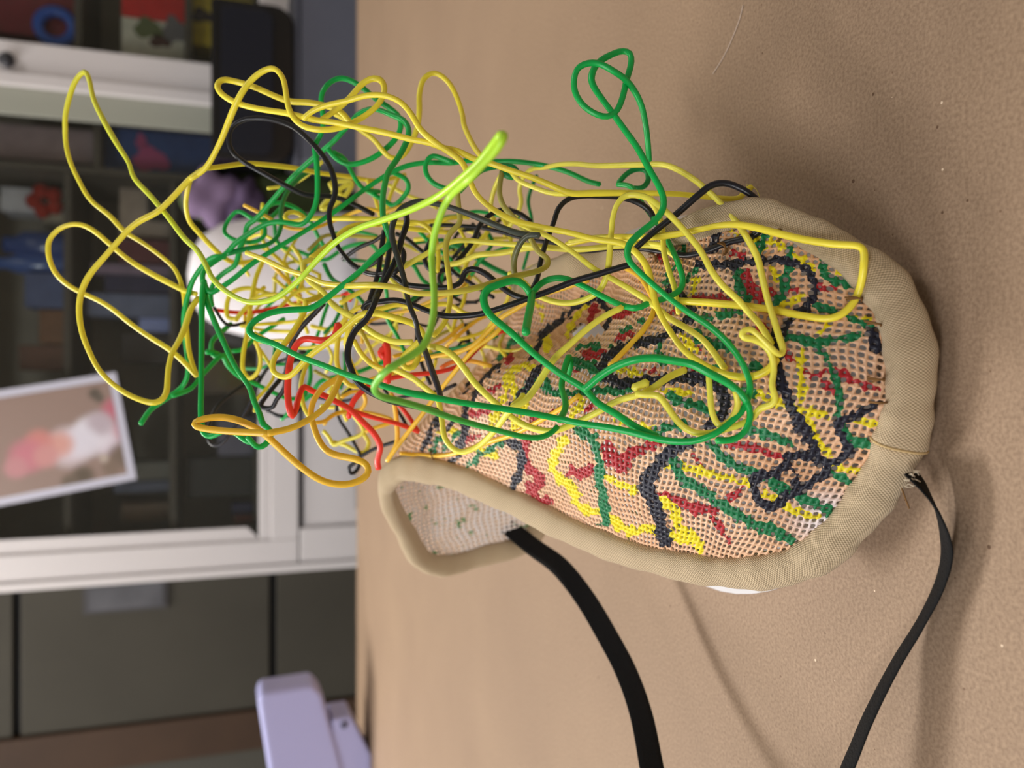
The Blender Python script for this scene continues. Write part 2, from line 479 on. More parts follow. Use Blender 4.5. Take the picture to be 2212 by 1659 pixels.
def blob(name, px, py, rx, ry, Y, mat, parent):
    c = U(px, py, Y); s = Y/FPX
    vs = [(c.x, Y, c.z)]; n = 18
    for i in range(n):
        a = 2*math.pi*i/n; q = 1+.18*math.sin(3*a+1)+.1*math.sin(5*a)
        vs.append((c.x+math.cos(a)*ry*s*q, Y, c.z+math.sin(a)*rx*s*q))
    vs2 = [(x, y-.0015, z) for x, y, z in vs]
    F = [(0, i+1, (i+1) % n+1) for i in range(n)]
    m_ = len(vs)
    F += [(m_, m_+(i+1) % n+1, m_+i+1) for i in range(n)]
    F += [(i+1, (i+1) % n+1, m_+(i+1) % n+1, m_+i+1) for i in range(n)]
    me = mesh(name, vs2+vs, F)
    me.transform(Matrix.Translation(-parent.location))
    return link(name, me, mat, parent)
blob('pink_patch', 325, 345, 33, 24, YI-.0002, pk, bb)
blob('pink_patch', 305, 305, 10, 14, YI-.0002, pk, bb)
item('black_case', 'flat black case on top of the taupe cartons', 'case', 318, SH['c'], 398, 470, (30, 28, 28))
item('carton', 'taupe carton on the left shelf beside the blue box', 'box', 258, SH['c'], 400, 510, (140, 126, 116), Y=YI+.05)
item('carton', 'dark taupe carton on the upper shelf left of the white box', 'box', 92, SH['b'], 458, 478, (120, 112, 98), Y=YI+.02)
item('binder', 'maroon binder lying under the yellow strands', 'binder', 256, SH['c'], 515, 565, (84, 40, 46))
item('binder', 'violet grey binder beside the maroon one', 'binder', 196, SH['c'], 567, 590, (108, 92, 112))
item('storage_box', 'dark navy box in the middle of the middle shelf', 'box', 225, SH['c'], 592, 630, (42, 40, 66))
item('storage_box', 'slate blue box behind the green strands', 'box', 184, SH['c'], 632, 682, (88, 94, 120))
item('carton', 'brown carton on the upper shelf behind the yellow loop', 'box', 84, SH['b'], 668, 742, (92, 64, 46))
item('carton', 'reddish brown carton at the far left of the yellow loop', 'box', 40, SH['b'], 745, 800, (80, 54, 44))
item('storage_box', 'grey blue box with pale stripes on the upper shelf', 'box', 52, SH['b'], 588, 664, (64, 74, 108))
item('storage_box', 'small pale blue box on the middle shelf', 'box', 300, SH['c'], 686, 716, (118, 128, 176))
item('storage_box', 'black box left of the pale blue box', 'box', 262, SH['c'], 720, 786, (46, 40, 40))
item('storage_box', 'grey violet box low on the bottom shelf', 'box', 470, SH['d'], 905, 985, (92, 90, 108))
item('carton', 'brown carton on the bottom shelf beside the green strand', 'box', 435, SH['d'], 780, 850, (78, 66, 54))
item('storage_box', 'black box on the bottom shelf near the white rail', 'box', 400, SH['d'], 990, 1075, (36, 36, 36))
item('paint_tin', 'navy tin low behind the door glass', 'tin', 500, SH['d'], 1090, 1112, (52, 56, 96))
item('paint_tin', 'dull red tin beside the navy tin', 'tin', 505, SH['d'], 1114, 1130, (110, 52, 48))
item('book', 'grey book on the middle shelf behind the tilted print', 'book', 230, SH['c'], 1000, 1040, (84, 82, 78))
item('book', 'faded blue book on the middle shelf behind the tilted print', 'book', 245, SH['c'], 1042, 1066, (70, 74, 92))
item('book', 'brown book on the middle shelf near the white stile', 'book', 262, SH['c'], 1090, 1128, (90, 74, 62))
# right hand door
item('book', 'dark red book at the top right corner of the cabinet', 'book', -60, SH['g'], -60, 62, (96, 30, 38))
item('book', 'taupe book left of the dark red book', 'book', -40, SH['g'], 64, 74, (98, 88, 78), Y=YI+.03)
item('picture_card', 'bright red card leaning in the right hand door', 'card', 262, SH['h'], -40, 32, (200, 30, 32), dep=.012)
pc = item('picture_card', 'pale picture card with grey and green blotches', 'card', 262, SH['h'], 34, 122, (176, 174, 164), dep=.012)
blob('print_patch', 320, 62, 26, 20, YI-.0002, pm('patch_green', lin(128, 138, 98), .7, .3), pc)
blob('print_patch', 345, 90, 20, 12, YI-.0002, pm('patch_brown', lin(110, 80, 76), .7, .3), pc)
blob('print_patch', 376, 66, 22, 26, YI-.0002, pm('patch_grey', lin(140, 136, 142), .7, .3), pc)
yb = item('storage_box', 'mustard yellow box below the picture cards', 'box', 412, SH['i'], -20, 96, (196, 158, 44))
blob('print_patch', 436, 34, 22, 14, YI-.0002, pm('patch_dark', lin(70, 52, 48), .7, .3), yb)
def ring(name, label, px, py, R, col, base):
    c = U(px, py, YI)
    o = lathe(name, [(R*.55, -.012), (R, -.012), (R, .012), (R*.55, .012), (R*.55, -.012)], (0, 0, 0), pm('ring_%d_%d_%d' % col, lin(*col), .3, .6), None, n=28, label=label, cat='tape')
    o.data.transform(Matrix.Rotation(math.radians(90), 4, 'X'))
    o.location = (c.x, YI-.02, base+R)
    return o
ring('tape_roll', 'bright blue tape roll beside the white cabinet stile', 120, 66, .05, (58, 110, 226), SH['g'])
# red felt flower and blue jars in the left part
fl = empty('felt_flower', (U(120, 432, YI).x, YI+.01, SH['b']), 'red felt flower standing among the cartons', 'ornament')
redf = pm('felt_red', lin(170, 44, 32), .9, .2)
fc = U(96, 432, YI)
for i in range(5):
    a = 2*math.pi*i/5+.4
    o = lathe('petal', [(0, -.02), (.016, -.012), (.02, 0), (.016, .012), (0, .02)], (0, 0, 0), redf, None, n=14, sy=.5)
    o.data.transform(Matrix.Translation(Vector((fc.x+.026*math.cos(a), YI+.01, fc.z+.026*math.sin(a)))-fl.location)); o.parent = fl
st = tube('stem', [(fc.x, YI+.01, SH['b']), (fc.x+.004, YI+.01, fc.z)], .004)
link('stem', off(st, fl), pm('felt_stem', lin(70, 60, 44), .9, .2), fl)
for i, (py, R, col, lab) in enumerate(((525, .036, (58, 86, 158), 'blue glass jar in front of the brown shelf back'), (566, .026, (78, 112, 190), 'smaller pale blue glass jar beside the large one'))):
    c = U(60, py, YI)
    h = U(0, py, YI).z-SH['b']+.02*i
    lathe('glass_jar', [(0, 0), (R*.9, 0), (R, .01), (R, h*.7), (R*.6, h*.85), (R*.62, h), (0, h)], (0, 0, 0), pm('jar_%d' % i, lin(*col), .15, .6), None, n=24, label=lab, cat='jar').location = (c.x, YI+.04, SH['b'])

# ------------------------------------------------------------------ tilted print stuck to the glass
YP = YC-.012
def print_card():
    c0 = U(250, 804, YP); c1 = U(295, 1035, YP)
    A = Vector((c0.x, 0, c0.z)); B = Vector((c1.x, 0, c1.z))
    v = (B-A); hgt = v.length; v.normalize()                # runs along the card's foot (left)
    u = Vector((v.z, 0, -v.x))                              # up along the card
    if u.z < 0: u = -u
    Ln = hgt*1.42; bo = .018
    root = empty('photo_print', (A.x, YP, A.z), 'white bordered pink photo print hung at a tilt on the cabinet glass', 'photo')
    def quad(nm, a0, a1, b0, b1, y0, y1, mat):
        pts = [A+v*a+u*b_ for a, b_ in ((a0, b0), (a1, b0), (a1, b1), (a0, b1))]
        vs = [(p.x, y0, p.z) for p in pts]+[(p.x, y1, p.z) for p in pts]
        me = mesh(nm, vs, [(0, 1, 2, 3), (7, 6, 5, 4), (0, 4, 5, 1), (1, 5, 6, 2), (2, 6, 7, 3), (3, 7, 4, 0)])
        return link(nm, off(me, root), mat, root)
    quad('border', 0, hgt, 0, Ln, YP-.002, YP, pm('print_border', lin(200, 200, 216), .5, .4))
    n = 70; vs = []; cols = []
    blobs = [  # picture px, py, radius, colour
        (250, 885, 26, (196, 112, 128)), (255, 930, 20, (190, 120, 136)), (235, 960, 22, (206, 186, 200)), (205, 940, 40, (226, 220, 230)), (150, 965, 40, (220, 206, 214)), (190, 930, 24, (228, 226, 236)),
        (215, 915, 26, (190, 176, 186)), (175, 955, 32, (222, 218, 230)), (130, 960, 26, (214, 160, 150)), (85, 955, 26, (206, 136, 130)), (60, 985, 34, (200, 126, 138)),
        (35, 1010, 22, (196, 140, 144)), (100, 985, 24, (206, 148, 146)), (205, 850, 12, (92, 84, 74)), (262, 985, 26, (120, 104, 92)), (180, 1028, 22, (98, 86, 72)),
        (240, 1010, 18, (130, 112, 98)), (225, 990, 9, (190, 176, 164)), (150, 1040, 16, (112, 98, 84)), (215, 860, 10, (100, 92, 82))]
    bl = []
    for x, y, r, c in blobs:
        p = U(x, y, YP); bl.append((p.x, p.z, r*YP/FPX, np.array(lin(*c)[:3])))
    basec = np.array(lin(152, 130, 120)[:3])
    for i in range(n+1):
        for j in range(n+1):
            a = bo+(hgt-2*bo)*i/n; b_ = bo+(Ln-2*bo)*j/n
            p = A+v*a+u*b_; vs.append((p.x, YP-.0026, p.z))
            c = basec.copy()
            for bx, bz, r, cc in bl:
                q = max(0, 1-((p.x-bx)**2+(p.z-bz)**2)/(r*1.25)**2)
                q = q*q*(3-2*q); c = c*(1-q)+cc*q
            cols.append(c)
    F = [(i*(n+1)+j, i*(n+1)+j+1, (i+1)*(n+1)+j+1, (i+1)*(n+1)+j) for i in range(n) for j in range(n)]
    me = mesh('picture', vs, F); set_col(me, cols)
    me.flip_normals()
    link('picture', off(me, root), attr_mat('print_ink', .35), root)
print_card()

# ------------------------------------------------------------------ dark cupboard on the left
YD = 2.34
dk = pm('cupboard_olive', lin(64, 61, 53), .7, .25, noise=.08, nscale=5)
dk2 = pm('cupboard_seam', lin(20, 20, 20), .6, .3)
brn = pm('cupboard_brown', lin(64, 46, 32), .6, .3, noise=.15, nscale=8)
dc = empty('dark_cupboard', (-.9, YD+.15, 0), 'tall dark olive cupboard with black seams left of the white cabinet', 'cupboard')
xl = U(300, 1560, YD).x; xr = XL-.004
za, zb = U(36, 1400, YD).z, U(590, 1400, YD).z
box('carcass', (-1.7, YD+.02, 0), (xr, YD+.42, T+.92), dk2, dc)
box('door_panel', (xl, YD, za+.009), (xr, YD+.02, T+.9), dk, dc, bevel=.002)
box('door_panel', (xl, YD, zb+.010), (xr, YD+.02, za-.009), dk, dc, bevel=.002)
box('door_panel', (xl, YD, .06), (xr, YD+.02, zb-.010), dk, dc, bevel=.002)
x2 = U(300, 1650, YD).x
box('wooden_post', (x2, YD-.012, 0), (xl-.002, YD+.02, T+.92), brn, dc, bevel=.003)
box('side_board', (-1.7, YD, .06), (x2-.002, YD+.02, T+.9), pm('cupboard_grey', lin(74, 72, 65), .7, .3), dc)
p0, p1 = U(180, 1255, YD), U(362, 1312, YD)
ns = box('reflection_frame', (p1.x, YD-.006, p1.z), (p0.x, YD-.0005, p0.z), pm('reflection_edge', lin(66, 64, 66), .5, .3), dc)  # faint reflection of a picture, modelled as a thin grey slab and sheet
q0, q1 = U(192, 1258, YD), U(352, 1306, YD)
nb = box('reflection_sheet', (q1.x, YD-.008, q1.z), (q0.x, YD-.006, q0.z), pm('reflection_tone', lin(82, 82, 86), .6, .3, noise=.25, nscale=14), dc)
nb.parent = ns; nb.matrix_parent_inverse = Matrix(); nb.location = (0, 0, 0)
nb.data.transform(Matrix.Translation(-ns.location))

# ------------------------------------------------------------------ cart behind the table with what stands on it
ZB = T-.07
ct = empty('grey_cart', (.4, 1.9, 0), 'grey cart standing between the table and the white cabinet', 'cart')
cg = pm('cart_grey', lin(110, 110, 114), .6, .3)
box('cart_top', (-.32, 1.68, ZB-.025), (1.15, 2.14, ZB), cg, ct, bevel=.004)
for sx in (-.29, 1.12):
    for sy in (1.71, 2.11):
        box('leg', (sx-.018, sy-.018, 0), (sx+.018, sy+.018, ZB-.025), cg, ct)
Yb = 1.92
gx0, gx1 = U(700, 352, Yb).x, U(700, -60, Yb).x
gz = U(636, 180, Yb).z
gb = empty('grey_box', ((gx0+gx1)/2, Yb+.1, ZB), 'blue grey storage box under the glossy black case', 'box')
box('body', (gx0, Yb, ZB), (gx1, Yb+.2, gz-.012), pm('box_grey', lin(98, 100, 112), .55, .4, noise=.08, nscale=6), gb, bevel=.006)
box('lid', (gx0-.004, Yb-.004, gz-.012), (gx1+.004, Yb+.204, gz), pm('box_lid', lin(84, 86, 98), .5, .4), gb, bevel=.003)
bk = empty('equipment_case', ((gx0+gx1)/2, Yb+.08, gz), 'glossy black rounded case standing on the grey box', 'case')
blk = pm('case_black', lin(14, 14, 17), .22, .6)
def rounded(x0, x1, z0, z1, r, r2):
    P = []
    for cxx, czz, a0, rr in ((x1-r2, z1-r2, 0, r2), (x0+r2, z1-r2, 90, r2), (x0+r, z0+r, 180, r), (x1-r, z0+r, 270, r)):
        for i in range(7):
            a = math.radians(a0+15*i); P.append((cxx+rr*math.cos(a), czz+rr*math.sin(a)))
    return P
bx0, bx1 = U(550, 350, Yb).x, U(550, 8, Yb).x
bz1 = U(456, 180, Yb).z
prism('shell', rounded(bx0, bx1, gz, bz1, .045, .012), Yb-.01, Yb+.16, blk, bk, bevel=.006)
pnz0, pnz1 = U(590, 150, Yb).z, U(478, 150, Yb).z
prism('front_panel', rounded(U(530, 335, Yb).x, U(530, 22, Yb).x, pnz0, pnz1, .02, .01), Yb-.016, Yb-.008, pm('case_blue_sheen', lin(17, 21, 36), .12, .7), bk, bevel=.002)  # blue reflection on the glossy black front is put into this colour

# white dome, purple and green cloth
Yw = 1.84
wc = U(700, 596, Yw)
ztop = U(402, 580, Yw).z
H = ztop-ZB
s = Yw*1.05/FPX
wd = empty('white_dome', (wc.x, Yw+.085, ZB+.001), 'large white rounded form behind the tangle of strands', 'form')
prof = [(0, H), (42*s, H-6*s), (80*s, H-26*s), (108*s, H-66*s), (122*s, H-120*s), (134*s, H-200*s), (144*s, H-290*s), (150*s, H-380*s), (148*s, 0), (0, 0)]
lathe('body', prof, (wc.x, Yw+.085, ZB+.001), pm('dome_white', lin(246, 242, 246), .7, .3), wd, n=40, sy=.5)
def lump(name, px, py, rx, ry, Y, dep, mat, parent, seed, fold=.12, label=None):
    "folded cloth heap: a rounded body with soft ridges"
    r = random.Random(seed); c = U(px, py, Y); k = Y/FPX
    bm = bmesh.new(); bmesh.ops.create_icosphere(bm, subdivisions=4, radius=1)
    ph = [r.uniform(0, 6.28) for _ in range(4)]
    for v in bm.verts:
        q = 1+fold*math.sin(7*v.co.z+3*v.co.x+ph[0])+fold*.7*math.sin(5*v.co.x-4*v.co.z+ph[1])
        v.co = Vector((c.x+v.co.x*ry*k*q, Y+dep*v.co.y*q, max(ZB+.002, c.z+v.co.z*rx*k*q)))
    me = bpy.data.meshes.new(name); bm.to_mesh(me); bm.free()
    return link(name, off(me, parent), mat, parent, smooth=True, label=label)
cb = empty('cloth_bundle', (U(700, 430, 1.98).x, 2.0, ZB), 'heap of purple and dark green cloth between the white form and black case', 'cloth')
lump('green_cloth', 610, 448, 195, 74, 2.075, .045, pm('cloth_green', lin(84, 96, 62), .9, .2, noise=.25, nscale=10), cb, 3, .06, 'dark green cloth')
lump('purple_cloth', 462, 428, 62, 60, 2.03, .03, pm('cloth_purple', lin(132, 112, 142), .85, .2, noise=.15, nscale=12), cb, 5, .12, 'purple cloth')
lump('purple_cloth', 524, 440, 44, 58, 2.025, .028, pm('cloth_purple_dark', lin(102, 86, 116), .85, .2, noise=.2, nscale=12), cb, 8, .12, 'darker purple cloth')

# ------------------------------------------------------------------ white device at the left end of the table
Yv = 1.45
dv = empty('white_device', (U(760, 1620, Yv).x, Yv+.05, T), 'lavender white plastic device with a thick arm over a screwed base plate', 'device')
wv = pm('device_plastic', lin(178, 179, 226), .4, .4)
def poly(pts, Y):
    return [(U(x, y, Y).x, U(x, y, Y).z) for x, y in pts]
arm = poly([(563, 1497), (676, 1479), (697, 1500), (752, 1700), (800, 2000), (640, 2000), (585, 1700), (556, 1516)], Yv)
prism('arm', arm, Yv, Yv+.075, wv, dv, bevel=.008)
zt = T
base = poly([(716, 1552), (758, 1545), (800, 1620)], Yv+.01)
bz = [p for p in base]
bottom = (U(800, 1628, Yv+.01).x, T)
base_poly = [base[0], base[1], bottom, (U(800, 2000, Yv).x, T), (U(760, 2000, Yv).x, base[0][1]-.02)]
base_poly = [(x, max(z, T)) for x, z in base_poly]
prism('base_plate', base_poly, Yv+.005, Yv+.085, wv, dv, bevel=.004)
sc = U(743, 1566, Yv+.004)
o = lathe('screw', [(0, 0), (.006, 0), (.006, .003), (0, .004)], (0, 0, 0), pm('screw_dark', lin(96, 98, 120), .3, .5, metal=.6), None, n=14)
o.data.transform(Matrix.Rotation(math.radians(90), 4, 'X')); o.data.transform(Matrix.Translation(Vector((sc.x, Yv+.0052, sc.z))-dv.location)); o.parent = dv
box('hinge_block', (U(760, 2000, Yv).x, Yv+.01, T), (U(760, 1840, Yv).x, Yv+.07, U(700, 1840, Yv).z), wv, dv, bevel=.004)
# ------------------------------------------------------------------ the mask: surface
# points of the bound edge: picture x, y and distance from the lens
RIM = [(1965,850,.290),(1958,720,.291),(1905,612,.297),(1812,540,.307),(1725,492,.315),(1640,462,.325),(1560,472,.338),(1450,512,.358),
 (1350,545,.378),(1250,570,.40),(1170,595,.425),(1120,640,.45),(1090,720,.475),(1080,820,.50),(1090,920,.52),(1125,1010,.535),
 (1168,1105,.547),(1135,1172,.547),(1040,1202,.54),(965,1222,.53),(912,1208,.52),(876,1150,.505),(842,1085,.485),(836,1040,.47),
 (870,1012,.455),(940,1017,.44),(1020,1042,.425),(1120,1087,.408),(1220,1137,.392),(1320,1178,.378),(1440,1213,.362),(1560,1232,.348),
 (1660,1232,.336),(1760,1200,.324),(1840,1125,.313),(1900,1043,.303),(1945,950,.294)]
INNER = [(1850,850,.292),(1850,700,.296),(1700,850,.297),(1750,650,.307),(1780,980,.304),(1600,800,.310),(1600,600,.325),(1600,1000,.313),(1600,1130,.326),
 (1450,600,.352),(1450,700,.338),(1400,900,.328),(1400,1080,.340),(1250,900,.350),(1250,1030,.362),(1100,960,.390),(1100,850,.382),(1010,880,.412),(1010,960,.412),
 (905,965,.446),(1180,770,.378),(1246,748,.372),(1330,728,.360),(1400,700,.348),(1180,715,.425),(1230,685,.412),(1300,655,.394),(1060,800,.396)]
AX = np.array([0., .38, T])                  # axis the mask is wrapped around
KU = 0.13
def to_uv(P):
    P = np.atleast_2d(P)
    ph = np.arctan2(P[:, 2]-AX[2], AX[1]-P[:, 1])
    rho = np.hypot(P[:, 2]-AX[2], AX[1]-P[:, 1])
    return ph*KU, P[:, 0], rho
rimP = np.array([W(*p) for p in RIM]); inP = np.array([W(*p) for p in INNER])
allP = np.vstack([rimP, inP])
cu, cv, cr = to_uv(allP)
# thin plate spline rho(u, v)
def tps_k(r2):
    return np.where(r2 > 1e-14, r2*np.log(r2+1e-14), 0.0)
Cn = np.stack([cu, cv], 1)
n_ = len(Cn)
K = tps_k(((Cn[:, None]-Cn[None])**2).sum(-1))+np.eye(n_)*1.5e-6
Pm = np.hstack([np.ones((n_, 1)), Cn])
Amat = np.block([[K, Pm], [Pm.T, np.zeros((3, 3))]])
sol = np.linalg.solve(Amat, np.concatenate([cr, np.zeros(3)]))
def surf(u, v, extra=0.0):
    u = np.asarray(u, float); v = np.asarray(v, float); sh = u.shape
    q = np.stack([u.ravel(), v.ravel()], 1)
    out = np.empty(len(q))
    for i in range(0, len(q), 20000):
        r2 = ((q[i:i+20000, None]-Cn[None])**2).sum(-1)
        out[i:i+20000] = tps_k(r2) @ sol[:n_]+sol[n_]+q[i:i+20000] @ sol[n_+1:]
    rho = out.reshape(sh)+extra
    ph = u/KU
    return np.stack([v+0*u, AX[1]-rho*np.cos(ph), AX[2]+rho*np.sin(ph)], -1)
ru, rv = to_uv(rimP)[:2]
# smooth closed edge in uv
def closed_spline(Q, k):
    Q = np.asarray(Q); n = len(Q); out = []
    for i in range(n):
        p0, p1, p2, p3 = Q[i-1], Q[i], Q[(i+1) % n], Q[(i+2) % n]
        for t in np.linspace(0, 1, k, endpoint=False):
            out.append(.5*((2*p1)+(-p0+p2)*t+(2*p0-5*p1+4*p2-p3)*t*t+(-p0+3*p1-3*p2+p3)*t**3))
    return np.array(out)
edge = closed_spline(np.stack([ru, rv], 1), 12)
def inside(pts, poly):
    x, y = pts[:, 0], pts[:, 1]; c = np.zeros(len(pts), bool)
    j = len(poly)-1
    for i in range(len(poly)):
        xi, yi = poly[i]; xj, yj = poly[j]
        m = ((yi > y) != (yj > y)) & (x < (xj-xi)*(y-yi)/(yj-yi+1e-15)+xi)
        c ^= m; j = i
    return c
# coarse sheet for depth look-ups
g = 0.002
gu = np.arange(ru.min()-.004, ru.max()+.004, g); gv = np.arange(rv.min()-.004, rv.max()+.004, g)
GU, GV = np.meshgrid(gu, gv, indexing='ij')
GP = surf(GU, GV); ins = inside(np.stack([GU.ravel(), GV.ravel()], 1), edge).reshape(GU.shape)
nv_ = len(gv); tris = []
for i in range(len(gu)-1):
    for j in range(nv_-1):
        if ins[i, j] and ins[i+1, j] and ins[i, j+1] and ins[i+1, j+1]:
            a = i*nv_+j; tris.append((a, a+1, a+nv_+1, a+nv_))
bvh = BVHTree.FromPolygons([tuple(p) for p in GP.reshape(-1, 3)], tris)
def surf_depth(px, py):
    r = ray(px, py); L_ = r.length
    h = bvh.ray_cast(CAM, r/L_)
    return None if h[0] is None else h[3]/L_

# ------------------------------------------------------------------ the mask: paint
def pl(s): return [tuple(float(c) for c in t.split(',')) for t in s.split()]
PAINT = {'paint_black': [
 (22,'1676,718 1680,791 1694,845 1716,895 1741,935 1756,968 1762,990'),(21,'1718,907 1754,965 1762,983'),(20,'1697,1005 1700,987 1730,985 1762,990 1787,1005 1780,1025 1762,1034 1718,1063 1664,1095 1640,1080 1631,1059 1631,1034 1650,1027 1668,1027 1697,1005'),
 (14,'1707,1008 1722,1028 1715,1045'),(18,'1787,1001 1816,994 1834,972 1822,950 1812,929 1816,907 1852,898 1893,874'),
 (23,'1303,791 1317,813 1344,829 1385,824 1439,821 1493,815 1534,826 1561,845 1564,881 1556,902 1534,919'),(22,'1490,955 1463,965 1439,975'),(18,'1439,975 1420,1011 1405,1025'),(34,'1405,1025 1398,1045 1402,1063'),(27,'1402,1063 1422,1117 1440,1168'),
 (18,'1303,791 1317,769 1344,750 1385,740 1425,731 1461,710 1485,691 1493,666 1477,639 1445,628'),(17,'1510,570 1553,574 1607,568 1662,563 1698,563 1734,577 1756,606 1756,639 1738,668 1709,689 1687,718 1676,722'),
 (18,'1552,500 1545,520 1538,540'),(22,'1886,718 1890,740 1893,754'),(14,'1009,874 1001,906 1006,931 993,952 985,987 966,1004'),(13,'950,890 931,936 912,969'),(16,'1101,950 1123,966 1126,993 1120,1025 1107,1055'),
 (13,'1166,792 1134,844 1110,874 1091,906'),(12,'1074,790 1044,822 1020,863'),(10,'1015,827 1000,850'),(13,'1297,644 1256,652 1229,674 1202,698 1175,720 1158,753 1150,775'),(14,'1277,648 1298,650 1312,674 1309,707'),(10,'985,900 960,935')],
 'paint_green': [
 (21,'1454,994 1472,1030 1519,1063 1563,1095 1617,1124 1675,1150 1707,1168'),(20,'1537,961 1574,998 1624,1019 1675,1045 1744,1081 1790,1103'),(19,'1624,929 1660,940 1700,958'),(18,'1698,725 1752,740 1777,762 1799,805 1814,852 1814,906 1818,925 1830,947 1881,961'),
 (14,'1752,740 1806,733 1864,722'),(16,'1517,686 1553,680 1597,675'),(21,'1495,718 1531,740 1575,747'),(16,'1597,584 1590,605 1597,617 1615,646'),(16,'1705,537 1701,588 1691,631 1665,660'),(16,'1785,563 1777,588 1814,613 1850,617'),(14,'1763,660 1806,675 1850,693 1882,704'),
 (15,'1654,508 1636,545'),(14,'1481,516 1474,545'),(13,'1510,574 1481,610'),(13,'1456,574 1434,613'),(23,'1244,783 1284,796 1301,810'),(16,'1179,815 1181,837 1208,851 1244,848 1290,845 1358,845'),(18,'1450,856 1480,872 1512,878 1545,894'),(18,'1423,935 1447,921 1474,916'),
 (20,'1246,929 1274,943 1287,970 1295,1003 1295,1038 1303,1073 1309,1131'),(13,'1080,958 1039,982 996,1020'),(9,'958,936 933,974'),(9,'993,931 958,974'),(10,'1139,830 1118,860'),(12,'1123,724 1104,743 1080,773'),(9,'1242,749 1297,746'),(10,'1344,712 1371,704 1387,688'),(12,'1425,731 1423,758 1432,785'),(9,'1241,750 1290,750 1325,753'),
 (14,'1660,1048 1689,1066'),(15,'1794,1019 1834,1041'),(14,'1520,800 1560,790'),(22,'1628,790 1640,795'),(18,'1615,840 1630,850'),(12,'1140,845 1160,820')],
 'paint_yellow': [
 (18,'1432,1001 1490,1012 1563,1030 1617,1045'),(16,'1653,1066 1707,1099 1762,1117'),(14,'1747,907 1762,947 1791,983'),(16,'1801,1005 1848,1019'),(14,'1848,907 1903,918'),(20,'1425,1081 1454,1103 1465,1135 1490,1157 1512,1182'),(13,'1400,1142 1454,1153'),
 (19,'1221,947 1199,983 1195,1016 1235,1056 1253,1092 1308,1113 1358,1146 1409,1142 1478,1168'),(16,'1308,1030 1369,1059'),(14,'1662,516 1716,552 1756,581'),(13,'1633,516 1650,535'),(12,'1665,577 1680,602'),(16,'1734,639 1691,657'),(12,'1806,581 1842,599'),(12,'1785,704 1770,718'),(12,'1857,686 1878,692'),
 (16,'1734,758 1727,791 1734,827 1730,867'),(18,'1625,848 1680,867 1734,888 1781,895'),(12,'1734,914 1763,943'),(14,'1503,606 1492,635'),(12,'1582,498 1625,519'),(14,'1339,799 1385,807'),(16,'1474,723 1501,758'),(14,'1385,919 1412,932'),(16,'1260,862 1238,900'),(14,'1114,794 1108,834 1127,894'),
 (13,'1145,790 1101,803 1091,852 1061,917'),(14,'1134,863 1112,922'),(20,'1039,971 1069,982'),(8,'944,933 987,931'),(18,'1177,720 1180,750'),(10,'1161,658 1169,685'),(12,'1267,655 1240,693 1226,723'),(12,'1420,840 1490,850'),(10,'1370,905 1330,915')],
 'paint_red': [
 (18,'1422,1066 1490,1092 1545,1103'),(25,'1495,1095 1515,1100'),(12,'1574,1081 1603,1055'),(16,'1566,961 1635,969 1682,987'),(8,'1541,1117 1574,1168'),(8,'1498,983 1516,1008'),(32,'1308,968 1328,995 1345,1008'),(20,'1345,990 1385,970 1423,954'),(22,'1235,1019 1255,1022 1279,1012'),
 (18,'1134,958 1138,1005 1170,1041 1152,1063 1181,1084'),(26,'1145,1052 1155,1056'),(30,'1607,592 1625,631 1662,639'),(18,'1503,646 1575,646'),(14,'1767,617 1803,621'),(14,'1698,762 1723,794 1752,809 1806,801 1842,823 1900,841'),(20,'1781,827 1803,845'),(13,'1582,545 1604,556'),(20,'1640,700 1648,712'),(12,'1700,630 1723,624'),(13,'1430,570 1427,545'),
 (18,'1284,664 1276,685'),(18,'1331,685 1360,672'),(20,'1263,767 1303,761'),(16,'1358,723 1340,729'),(8,'1493,737 1523,769'),(9,'1425,674 1461,677'),(10,'1241,802 1254,794'),(10,'1265,889 1278,880'),(12,'1149,908 1195,891'),(12,'1058,844 1080,836'),(12,'1020,895 1053,887'),(10,'993,952 1034,941'),(14,'1101,768 1095,780'),(11,'1480,800 1510,802'),(10,'1390,800 1420,806')]}
def stroke_dist(x, y, strokes):
    x, y = (x+2.6*np.sin(y*.31+x*.07)+2.2*np.sin(y*.11-x*.17+1), y+2.6*np.sin(x*.29-y*.05+2)+2.2*np.sin(x*.13+y*.15))
    best = np.full(x.shape, -60.0)
    for k, (wd, s) in enumerate(strokes):
        P = np.array(pl(s))
        if len(P) > 2: P = catmull(P, 6)
        lo = P.min(0)-wd-8; hi = P.max(0)+wd+8
        m = (x > lo[0]) & (x < hi[0]) & (y > lo[1]) & (y < hi[1])
        if not m.any(): continue
        q = np.stack([x[m], y[m]], 1); d = np.full(len(q), 1e9)
        A = P[:-1]; D = P[1:]-A; L2 = (D**2).sum(1)+1e-9
        for a, dd, l2 in zip(A, D, L2):
            t = np.clip(((q-a) @ dd)/l2, 0, 1)
            d = np.minimum(d, np.hypot(*(q-a-t[:, None]*dd).T))
        b = best[m]; best[m] = np.maximum(b, wd*.53-d)
    return best

